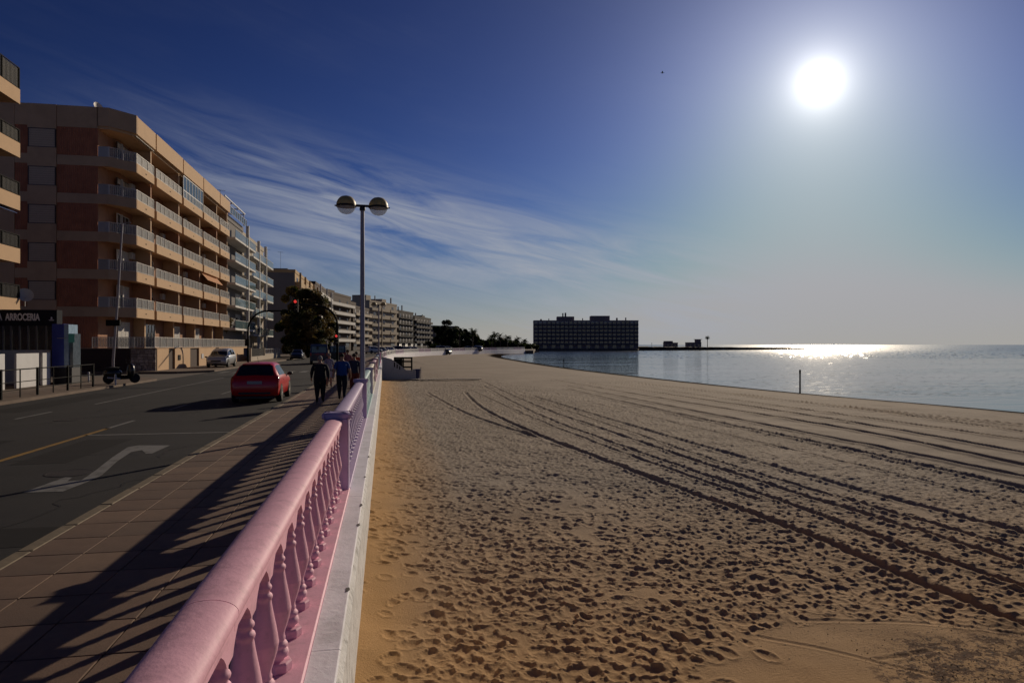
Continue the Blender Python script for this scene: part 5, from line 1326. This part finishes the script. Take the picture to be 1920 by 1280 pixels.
# leaning lamp column with its box
x, y = S(212, 45.2); t = empty('lamp_column', (x, y, 0), 0, 'slender leaning grey lamp column with a dark box sign in front of the beige block', 'street lamp')
x2, y2 = S(229.5, 45.2); dx = Vector((x2-x, y2-y, ZA(419,45.2)))
b = MB(); b.tube([(0,0,0),(0,0,1.0),dx*0.5+Vector((0,0,0)),dx], [0.09,0.085,0.07,0.05], 10); b.build('pole', A_POLE, t)
b = MB(); b.tube([dx,dx+Vector((0.25,-0.1,0.05)),dx+Vector((0.6,-0.3,0.02))], 0.03, 6); b.build('bracket', A_POLE, t)
b = MB(); q = dx*0.35; b.box(q.x-0.55, q.x+0.30, q.y-0.25, q.y-0.08, q.z-0.25, q.z+0.15); b.build('box_sign', F_M, t)
# moped
def moped(loc, rz):
    t = empty('moped', loc, rz, 'dark moped parked at the end of the pedestrian railing', 'moped')
    Mb = mat('moped_black', (0.012,0.012,0.014), 0.3, coat=0.5)
    for y in (0.0, 1.25):
        b = MB(); b.lathe([(0.17,-0.05),(0.25,-0.05),(0.27,0),(0.25,0.05),(0.17,0.05)], 18); w = b.build('wheel', C_TYRE, t, (0,y,0.27)); w.rotation_euler = (0,R(90),0)
        b = MB(); b.lathe([(0.05,-0.03),(0.165,-0.02),(0.165,0.02),(0.05,0.03)], 12); w = b.build('rim', C_RIM, t, (0,y,0.27)); w.rotation_euler = (0,R(90),0)
    b = MB(); b.tube([(0,1.25,0.27),(0,1.05,0.75),(0,0.98,1.0)], 0.03, 6); b.tube([(-0.3,0.9,1.02),(0,0.98,1.0),(0.3,0.9,1.02)], 0.018, 6); b.build('fork_and_handlebar', F_M, t)
    b = MB(); b.sphere((0,0.18,0.55), 0.34, 14, 8, (0.8,1.35,0.75)); b.build('rear_body', Mb, t)
    b = MB(); b.sphere((0,1.05,0.66), 0.28, 12, 8, (1.1,0.7,1.45)); b.build('leg_shield', Mb, t)
    b = MB(); b.cbox(-0.18, 0.18, 0.4, 1.05, 0.22, 0.42, 0.03); b.build('footboard', F_M, t)
    b = MB(); b.sphere((0,0.22,0.80), 0.28, 12, 6, (0.75,1.5,0.3)); b.build('seat', C_TYRE, t)
    b = MB(); b.sphere((0,1.16,0.88), 0.07, 10, 6); b.build('headlight', C_HEAD, t)
    for s in (-1,1): b = MB(); b.tube([(s*0.22,0.93,1.02),(s*0.30,0.9,1.2)], 0.008, 4); b.sphere((s*0.3,0.9,1.23), 0.05, 8, 5, (1,.3,.7)); b.build('mirror', Mb, t)
    b = MB(); b.tube([(0.16,0.5,0.25),(0.18,-0.1,0.33)], 0.04, 8); b.build('exhaust', C_RIM, t)
x, y = GP(207, 720); moped((x-0.2, y+0.3, 0), R(-55))

# traffic lights
T_RED = mat('signal_red_lit', (0.8,0.05,0.05), 0.3, emit=(1.0,0.06,0.05), estr=1.0); T_OFF = mat('signal_unlit', (0.03,0.03,0.03), 0.3)
def signal_head(par, loc, h=0.8, rz=0.0, board=False):
    w = 0.30*h/0.8; b = MB()
    if board: b.box(-w*0.95, w*0.95, 0.03, 0.06, -h*0.62, h*0.62)
    b.cbox(-w/2, w/2, -0.1, 0.1, -h/2, h/2, 0.02); hd = b.build('signal_head', F_M, par, loc, rz)
    for k in range(3):
        z = h*(0.32-0.32*k); b = MB(); b.lathe([(w*0.34,0),(w*0.3,0.02)], 14); l = b.build('lens', T_RED if k == 0 else T_OFF, hd, (0,-0.101,z)); l.rotation_euler = (R(90),0,0)
        b = MB(); n_ = 9; v = []
        for q in range(n_):
            a = math.pi*q/(n_-1); v += [(w*0.38*math.cos(a), -0.102, z+w*0.38*math.sin(a)), (w*0.38*math.cos(a), -0.24, z+w*0.36*math.sin(a))]
        b.add(v, [(2*q,2*q+1,2*q+3,2*q+2) for q in range(n_-1)]); b.build('visor', F_M, hd)
    return hd
def arc(x0, z0, r, a0, a1, n=8): return [(x0+r*math.cos(a0+(a1-a0)*i/n), 0, z0+r*math.sin(a0+(a1-a0)*i/n)) for i in range(n+1)]
# near promenade side: curved mast with an arm reaching left over the road
Dm = 46.0; mx, my = S(632.5, Dm); sc_ = Dm/F
t = empty('traffic_light', (mx, my, 0), -YAW, 'black curved signal mast near the walkers showing two lit red lamps', 'traffic light', None)
zt = ZA(571, Dm); b = MB(); aL = (632.5-562)*sc_
b.tube([(0,0,0),(0,0,zt-1.4)]+arc(-1.3, zt-1.4, 1.3, 0, math.pi/2)[1:]+[(-aL+0.3,0,zt+0.02),(-aL,0,zt+0.05)], [0.08]*2+[0.07]*8+[0.05,0.05], 8); b.build('mast', F_M, t)
signal_head(t, (-(632.5-555)*sc_, -0.05, ZA(573, Dm)), 0.85, 0, False)
signal_head(t, (0, -0.16, ZA(636, Dm)), 0.70)
# far side mast with an arm reaching right
Dm = 67.0; mx, my = S(465, Dm); sc_ = Dm/F; zt = ZA(583, Dm)
t = empty('traffic_light', (mx, my, 0), -YAW, 'tall black curved mast on the left pavement with its arm reaching over the road', 'traffic light')
b = MB(); b.tube([(0,0,0),(0,0,zt-1.9)]+[(1.9+p[0], 0, p[2]) for p in arc(0, zt-1.9, 1.9, math.pi, math.pi/2)][1:]+[((545-465)*sc_,0,zt+0.05)], [0.10]*2+[0.085]*8+[0.05], 8); b.build('mast', F_M, t)
b = MB(); b.cbox(-0.2, 0.2, -0.3, 0.0, 1.9, 2.6, 0.03); b.build('signal_box', F_M, t)
b = MB(); b.cbox(-0.35, -0.06, -0.25, 0.1, 0.9, 1.7, 0.03); b.build('control_cabinet', mat('cabinet_blue', (0.02,0.03,0.10), 0.5), t)
# slim columns further along
for px, D, py, lab in ((556,120,590,'slim grey lamp column in front of the big brown green tree'), (572,135,640,'short sign pole with a grey board beside the big tree')):
    x, y = S(px, D); t = empty('sign_pole' if py > 600 else 'lamp_column', (x, y, 0), 0, lab, 'pole'); b = MB(); b.tube([(0,0,0),(0,0,ZA(py,D))], 0.07, 6); b.build('pole', A_POLE, t)
    b = MB()
    if py > 600: b.box(-0.9, 0.6, -0.05, 0.05, ZA(652,D), ZA(639,D)); b.build('board', B_DGREY, t)
    else: b.tube([(0,0,ZA(py,D)),(-0.8,-0.2,ZA(py,D)+0.1)], 0.04, 5); b.build('bracket', A_POLE, t)
# gate and low wall in front of the modern blocks
x0, y0 = S(469, 84); t = empty('garden_wall', (x0, y0, 0), R(90), 'low pale garden wall with a dark slatted gate in front of the modern block', 'wall')
b = MB(); b.box(0, 10, -0.1, 0.1, 0, 0.55); b.box(0, 0.35, -0.12, 0.12, 0.551, 1.6); b.box(9.7, 10, -0.12, 0.12, 0.551, 1.6); b.box(10.0, 24, -0.1, 0.1, 0, 0.75); b.build('wall_body', B_CREAM, t)
for k in range(7): b = MB(); b.box(0.36, 9.69, -0.03, 0.03, 0.58+k*0.14, 0.70+k*0.14); b.build('slat', B_RAILD, t)
b = MB(); railing(b, 10.1, 24, 0, 0.75, 1.45, 0, 0.4, 2.0); b.build('railing', B_FRAME, t)

# ------------------------------------------------------------------ beach stairs, shelter frame, bin, boardwalk, marker poles
ST_W = mat('stair_white', (0.40,0.41,0.44), 0.8, var=0.1, vscale=2, dirt=(0.2,0.2,0.21), dirt_amt=0.5, dscale=2)
Ds = 52.6; sx0, sy0 = S(716, Ds); sc_ = Ds/F
t = empty('beach_stairs', (WALL_X+0.002, sy0, 0), 0, label='white concrete beach stairs coming down to the sand from the promenade', cat='stairs')
zb = SAND_Z-0.1; LT = 2.4
b = MB(); prof = [(0,zb),(LT,zb),(LT,-0.05),(LT-0.55,-0.02),(LT-1.7,0.86),(0,1.02)]
b.extr(prof, 0, 0.14); b.build('side_wall', ST_W, t)
b = MB(); b.extr(prof, 1.9, 2.04); b.build('side_wall', ST_W, t)
for k in range(6):
    b = MB(); x_ = 0.4+k*0.28; b.box(x_ if k else 0.0, x_+0.279, 0.141, 1.899, zb, 0.0-0.14*k-0.02); b.build('step', ST_W, t)
b = MB(); b.extr([(LT-0.58,0.02),(LT+0.05,-0.02),(LT+0.05,0.04),(LT-0.55,0.07),(LT-1.7,0.93),(-0.0,1.1),(0,1.03),(LT-1.7,0.87)], -0.03, 0.17); b.build('coping', ST_W, t)
for k, xx in enumerate((0.95,1.15,1.35)): b = MB(); b.box(xx-0.045, xx+0.045, -0.006, -0.001, 0.30-0.1*k, 0.78-0.13*k); b.build('slot', F_M, t)
t = empty('metal_frame', (*S(757, 54.5), SAND_Z), -YAW, 'dark square metal frame standing on the sand behind the beach stairs', 'frame')
b = MB(); sc_ = 54.5/F; zz = lambda p: ZA(p, 54.5)-SAND_Z
for px in (740, 756, 772): b.box((px-757)*sc_-0.06, (px-757)*sc_+0.06, -0.06, 0.06, 0, zz(670)-0.001)
b.build('post', F_M, t)
for py in (670.5, 677.5, 688): b = MB(); b.box((739-757)*sc_, (773.5-757)*sc_, -0.05, 0.05, zz(py)-0.06, zz(py)+0.06); b.v = [(p[0], p[1], p[2]+0.001) for p in b.v]; b.build('crossbar', F_M, t)
b = MB(); b.box((741-757)*sc_, (754-757)*sc_, 0.01, 0.04, zz(687), zz(672)); b.build('panel', F_M, t)
x, y = S(782.5, 53.3); t = empty('litter_bin', (x, y, SAND_Z), 0, 'blue litter bin on the sand beside the beach stairs', 'bin')
b = MB(); b.lathe([(0.19,0.0),(0.22,0.75),(0.24,0.76),(0.24,0.82),(0.2,0.85)], 14); b.build('bin_body', mat('bin_blue', (0.015,0.03,0.12), 0.5), t); b = MB(); b.lathe([(0.03,-0.2),(0.03,1.0)], 6, (0.27,0,0)); b.build('stake', A_POLE, t)
x, y = S(777, 53.2); b = MB(); b.cbox(-0.12, 0.12, -0.12, 0.12, -0.1, 0.85, 0.02); b.build('bin_post', ST_W, None, (x, y, SAND_Z), label='short white post between the stairs and the blue bin', cat='post')
BOARD = mat('boardwalk_wood', (0.45,0.40,0.33), 0.85, var=0.2, vscale=5)
x0, y0 = S(717, 52.0); t = empty('boardwalk', (x0+0.2, y0, SAND_Z), 0.0, 'narrow pale duckboard path lying on the sand at the foot of the stairs', 'boardwalk')
bm0 = MB(); bm0.cbox(-0.09, 0.09, -0.45, 0.45, 0, 0.045, 0.006); pm = bm0.mesh('plank', BOARD)
for k in range(36): put('plank', pm, t, (0.1+k*0.205, rng.uniform(-.02,.02), 0.07+rng.uniform(-.008,.008)), rng.uniform(-.03,.03))
def marker(px, D, top, label):
    x, y = S(px, D); zg = -1.3; t = empty('marker_pole', (x, y, zg), 0, label, 'pole', 'marker poles along the waterline')
    b = MB(); b.lathe([(0.055,-0.4),(0.05,ZA(top,D)-zg)], 10); b.build('pole', mat('pole_brown', (0.05,0.04,0.035), 0.7), t)
    b = MB(); b.lathe([(0.055,ZA(top,D)-zg-0.25),(0.06,ZA(top,D)-zg-0.22),(0.06,ZA(top,D)-zg-0.05),(0.05,ZA(top,D)-zg)], 10); b.build('cap', F_M, t)
marker(1500, 45.6, 693, 'tall thin dark pole at the waterline on the right'); marker(1057, 97.5, 673, 'thin dark pole at the waterline in front of the long slab block'); marker(935, 190, 668, 'tiny pole at the far left tip of the water')

# ------------------------------------------------------------------ trees and palms
LEAF = [mat('leaf_%s' % n, c, 0.7) for n, c in (('dark',(0.022,0.030,0.012)),('mid',(0.07,0.072,0.025)),('brown',(0.15,0.10,0.04)),('black_green',(0.012,0.018,0.009)))]
for m_ in LEAF:                                   # thin leaves let some of the low sun through
    nt_ = m_.node_tree; p_ = nt_.nodes['Principled BSDF']; o_ = [n for n in nt_.nodes if n.type == 'OUTPUT_MATERIAL'][0]
    tr_ = nt_.nodes.new('ShaderNodeBsdfTranslucent'); c_ = p_.inputs['Base Color'].default_value; tr_.inputs[0].default_value = (c_[0]*1.6, c_[1]*1.7, c_[2]*0.9, 1)
    mx_ = nt_.nodes.new('ShaderNodeMixShader'); mx_.inputs[0].default_value = 0.45; nt_.links.new(p_.outputs[0], mx_.inputs[1]); nt_.links.new(tr_.outputs[0], mx_.inputs[2]); nt_.links.new(mx_.outputs[0], o_.inputs[0])
BARK = mat('bark', (0.07,0.05,0.04), 0.9, var=0.3, vscale=6)
def tree(label, loc, H, Rw, mats=(0,1,2), leaves=6000, leaf=0.26, base=0.18, seed=0, group=None, clumps=34, tall=1.0):
    rg = random.Random(seed); t = empty('tree', loc, rg.uniform(0,6), label, 'tree', group)
    b = MB(); b.tube([(0,0,-0.3),(0.05,0,H*0.15),(-0.05,0.1,H*0.35),(0.1,0,H*0.6)], [0.035*H*0.6,0.028*H*0.6,0.02*H*0.6,0.01*H], 8)
    cl = []
    for k in range(clumps):
        a = rg.uniform(0, 6.283); u = rg.random()**0.5; z = H*(base+(1-base)*rg.random()**0.85); prof = math.sin(min(1, max(0.05, (z/H-base)/(1-base)*0.9+0.12))*math.pi)**0.55
        r = Rw*u*prof; cl.append((Vector((r*math.cos(a), r*math.sin(a), min(z, H*0.94))), rg.uniform(0.14, 0.27)*Rw*(0.8+0.4*prof), rg.choice(mats)))
    for c, r, m_ in cl[:12]: s0 = Vector((0,0,c.z*0.55)); b.tube([s0, (s0+c)/2+Vector((0,0,-0.1)), c], [0.012*H,0.008*H,0.004*H], 5)
    b.build('trunk', BARK, t)
    b = MB(); n = leaves//len(cl)
    for c, r, mi in cl:
        for _ in range(n):
            d = Vector((rg.gauss(0,1), rg.gauss(0,1), rg.gauss(0,0.8))); d = d.normalized()*r*rg.random()**0.33
            p = c+d; u = Vector((rg.gauss(0,1),rg.gauss(0,1),rg.gauss(0,1))).normalized(); w = u.orthogonal().normalized(); l = leaf*rg.uniform(.6,1.4)
            b.add([p-u*l, p+w*l*0.45, p+u*l, p-w*l*0.45], [(0,1,2,3)], mi if rg.random() < .8 else rg.choice(mats))
    b.build('crown', LEAF, t); return t
def palm(label, loc, H, Rf=2.6, seed=0, group=None, skirt=False, n=34):
    rg = random.Random(seed); t = empty('palm_tree', loc, rg.uniform(0,6), label, 'palm tree', group); ln = rg.uniform(-.03,.03)*H
    b = MB(); b.tube([(0,0,-0.3),(ln*.3,0,H*.4),(ln,0,H)], [0.26,0.2,0.22], 8); b.build('trunk', BARK, t)
    b = MB()
    for k in range(n):
        a = rg.uniform(0,6.283); up = rg.uniform(-0.5, 1.25); L_ = Rf*rg.uniform(.8,1.1); P = []; p = Vector((ln,0,H)); d = Vector((math.cos(a)*math.cos(up), math.sin(a)*math.cos(up), math.sin(up)))
        for j in range(6): P.append(p.copy()); p = p+d*L_/5; d = (d+Vector((0,0,-0.28))).normalized()
        sd_ = Vector((-math.sin(a), math.cos(a), 0))
        for j in range(5):
            w0 = 0.34*math.sin((j+0.4)/5.5*math.pi)*Rf/2.6+0.04
            for s in (-1, 1):
                for q in range(2):
                    A_ = P[j]+(P[j+1]-P[j])*(q*0.5); B_ = P[j]+(P[j+1]-P[j])*(q*0.5+0.36)
                    b.add([A_, B_, B_+sd_*s*w0+Vector((0,0,-w0*0.55))+(P[j+1]-P[j])*0.35, A_+sd_*s*w0+Vector((0,0,-w0*0.55))+(P[j+1]-P[j])*0.35], [(0,1,2,3)], rg.choice((0,3,3)))
    b.build('fronds', LEAF, t); return t
tree('big brown green tree hanging over the pavement behind the traffic light', (*S(578,113)[:2], 0), 11.2, 4.1, (0,2,1,2), 26000, 0.22, 0.06, 1, None, 70)
tree('narrow brown tree between the dark end wall and the big tree', (*S(548,118)[:2], 0), 12.3, 2.6, (2,0,2), 14000, 0.22, 0.05, 2, None, 50)
tree('darker tree behind the big one, its crown nearer the banded blocks', (*S(603,125)[:2], 0), 8.6, 3.0, (0,3,2), 12000, 0.22, 0.05, 8, None, 50)
tg = 'dense dark trees at the far end of the row'
for i, (px, D, top, w, lab) in enumerate(((822,300,612,5.5,'dark tree nearest the last grey block'),(838,292,600,5.5,'tallest of the dense dark trees, rising to a point'),(856,300,613,5.0,'dark tree in the middle of the far clump'),(872,305,618,4.6,'bushy dark tree left of the first palms'),(888,310,622,4.2,'rounded dark tree at the right end of the far clump'))):
    tree(lab, (*S(px,D)[:2], 0), ZA(top,D), w, (0,3,3), 5000, 0.42, 0.02, 20+i, tg)
pg = 'palms behind the curve of the beach'
for i, (px, D, top, lab) in enumerate(((862,270,616,'left of the two palms poking above the far dark trees'),(886,275,618,'right palm standing above the end of the dark trees'),(922,290,630,'first palm of the loose group behind the beach curve'),(928,300,624,'tall palm second from the left in the loose group'),
        (938,295,627,'palm in the middle of the loose group'),(951,300,629,'palm right of the middle one in the loose group'),(971,310,633,'short palm set apart before the last one'),(983,330,637,'smallest palm beside the long slab block'))):
    palm(lab, (*S(px,D)[:2], 0), ZA(top,D)-1.0, 2.5, 40+i, pg)
# dark scrub behind the palms
for i, (px, D, top, w, lab) in enumerate(((903,320,640,5.5,'low dark bush left of the loose palms'),(925,325,638,6,'dark bush under the first loose palms'),(942,325,638,6,'dark bush under the middle loose palms'),(958,330,641,6,'wide low bush sloping away right of the palms'),(975,340,646,6,'lowest bush trailing towards the slab block'),(992,350,650,6,'thin scrub at the foot of the slab block'))):
    tree(lab, (*S(px,D)[:2], 0), max(2.0, ZA(top,D)), w, (3,0,3), 2500, 0.5, 0.0, 60+i, 'dark scrub behind the bay', 20)
x, y = S(1326.5, 440); palm('single palm standing on the low spit beside the watchtower house', (x, y, 0.2), ZA(633,440)-0.2, 1.8, 77, None, n=46)
# red flowers on a terrace of the modern block
tree('reddish potted shrub on the first floor terrace of the modern block', (*S(425, 91)[:2], ZA(621,91)), 1.8, 1.3, (2,2,0), 900, 0.12, 0.0, 90, None, 10)

# ------------------------------------------------------------------ the low spit with its houses
SP = mat('spit_rock', (0.022,0.019,0.018), 0.95, var=0.3, vscale=0.3)
b = MB(); pts = [S(*p) for p in ((1190,405),(1300,420),(1400,445),(1508,490))]
rr = random.Random(5); v = []; f = []; n = 70
def lerp_spit(t):
    q = t*3; i = min(int(q), 2); u = q-i; return (pts[i][0]*(1-u)+pts[i+1][0]*u, pts[i][1]*(1-u)+pts[i+1][1]*u)
for k in range(n+1):
    t_ = k/n; x, y = lerp_spit(t_); w = 16*(1-t_)+3; h = (1.25-1.0*t_**1.5)*rr.uniform(0.85, 1.12)
    h = h-0.55 if t_ > 0.9 else h-0.4
    v += [(x, y-w*0.35, WATER_Z-0.4), (x, y-w*0.3, h*0.75+0.0), (x, y, h), (x, y+w, WATER_Z-0.4)]
for k in range(n): f += [(4*k+j, 4*k+4+j, 4*k+5+j, 4*k+1+j) for j in range(3)]
b.add(v, f); o = b.build('spit', SP, kind='structure')
def house(px0, px1, D, top, label, extra=None):
    (x0, y0), (x1, y1) = S(px0, D), S(px1, D); L_ = math.hypot(x1-x0, y1-y0); t = empty('house', (x0, y0, -0.2), -YAW, label, 'house')
    H_ = ZA(top, D)+0.2; b = MB()
    b.box(0, L_, 0, 7, 0, H_); b.build('wall', B_FARW, t); b = MB(); b.box(-0.15, L_+0.15, -0.15, 7.15, H_, H_+0.3); b.build('roof', B_FARB, t)
    for k in range(3): b = MB(); b.box(L_*(0.2+0.3*k)-0.5, L_*(0.2+0.3*k)+0.5, -0.03, -0.001, H_*0.4, H_*0.7); b.build('window', B_GLASS, t)
    return t, L_, H_
t, L_, H_ = house(1248, 1271, 428, 643, 'small flat roofed house on the low spit, left of the watchtower house'); b = MB(); b.box(0, L_*0.6, 0.2, 6, H_+0.301, H_+1.3); b.build('upper_storey', B_FARW, t)
t, L_, H_ = house(1290, 1315, 432, 642.5, 'flat roofed house with a square lookout tower on the low spit'); b = MB(); b.box(L_*0.62, L_*0.98, 0.2, 4, H_+0.301, H_+2.0); b.box(L_*0.56, L_*1.06, -0.2, 4.4, H_+2.001, H_+2.3); b.build('tower', B_FARW, t)
x, y = S(1222, 425); t = empty('beacon_mast', (x, y, -0.3), 0, 'very thin mast between the slab block and the houses on the spit', 'mast'); b = MB(); b.tube([(0,0,0),(0,0,3.6)], 0.09, 5); b.build('mast', F_M, t); b = MB(); b.tube([(-0.4,0,3.1),(0.4,0,3.1)], 0.07, 4); b.build('crossbar', F_M, t)

# ------------------------------------------------------------------ gull
x, y = S(1242, 60); t = empty('seagull', (x, y, ZA(137, 60)), R(70), 'very small dark bird flying high left of the sun', 'bird')
GM = mat('gull_grey', (0.10,0.10,0.11), 0.8)
b = MB(); b.sphere((0,0,0), 0.09, 10, 8, (0.8,2.2,0.8)); b.sphere((0,0.22,0.03), 0.05, 8, 6); b.add([(-.05,-.18,0),(.05,-.18,0),(.07,-.32,0),(-.07,-.32,0)], [(0,1,2,3)]); b.build('body', GM, t)
t.scale = (0.55,0.55,0.55)
for s in (-1, 1):
    b = MB(); b.add([(0.05*s,0.08,0.02),(0.05*s,-0.08,0.02),(0.3*s,-0.06,0.16),(0.3*s,0.10,0.17),(0.62*s,-0.10,0.06)], [(0,1,2,3),(3,2,4)]); b.build('wing', GM, t)

# ------------------------------------------------------------------ seaweed litter and pebbles on the near sand
b = MB(); rr = random.Random(9)
for cx, cy, rad, n in [(*GP(px, py, SAND_Z), r_, n_) for px, py, r_, n_ in ((1790,1240,0.8,350),(1900,1260,0.9,450),(1780,1290,0.7,250),(1650,1200,0.5,60),(1550,1180,1.0,60),(1300,1240,2.0,60),(1880,1190,0.6,250))]:
    for _ in range(n):
        a = rr.uniform(0,6.283); r_ = rad*rr.random()**0.6; x = cx+r_*math.cos(a)*1.5; y = cy+r_*math.sin(a)*0.6; w = rr.uniform(.002,.006); l = rr.uniform(.004,.011); g_ = rr.uniform(0,3.14); z = SAND_Z+rr.uniform(-0.004,.012)
        u = Vector((math.cos(g_), math.sin(g_), rr.uniform(-.3,.5)))*l; q = Vector((-math.sin(g_), math.cos(g_), 0))*w; p = Vector((x,y,z))
        b.add([p-u-q, p+u-q, p+u+q, p-u+q], [(0,1,2,3)])
b.build('seaweed_litter', mat('dry_seaweed', (0.05,0.025,0.012), 0.9), kind='stuff', label='dark brown seaweed litter scattered over the bottom right corner of the sand', cat='seaweed')

# cars parked nose to tail on the road behind the far wall
rr = random.Random(12); ORD = ['first','second','third','fourth','fifth','sixth','seventh','eighth','ninth','tenth']
for i, (px, D) in enumerate(((752,150),(765,160),(779,170),(793,178),(806,184),(818,190),(868,207),(880,211),(918,228),(935,236))):
    x, y = S(px, D); off = 9.5; make_car('distant_car', ORD[i]+' car from the left in the row behind the far balustrade, painted '+['white','grey','white','navy','silver'][i % 5], HATCH if i % 3 else SUV, [P_WHT, P_GREY, P_WHT, P_NAVY, P_WHITE][i % 5], (x-off*0.8, y+off*0.6, 0.0), R(-62 if px > 790 else -45), group='cars parked in a row behind the far balustrade', simple=True)
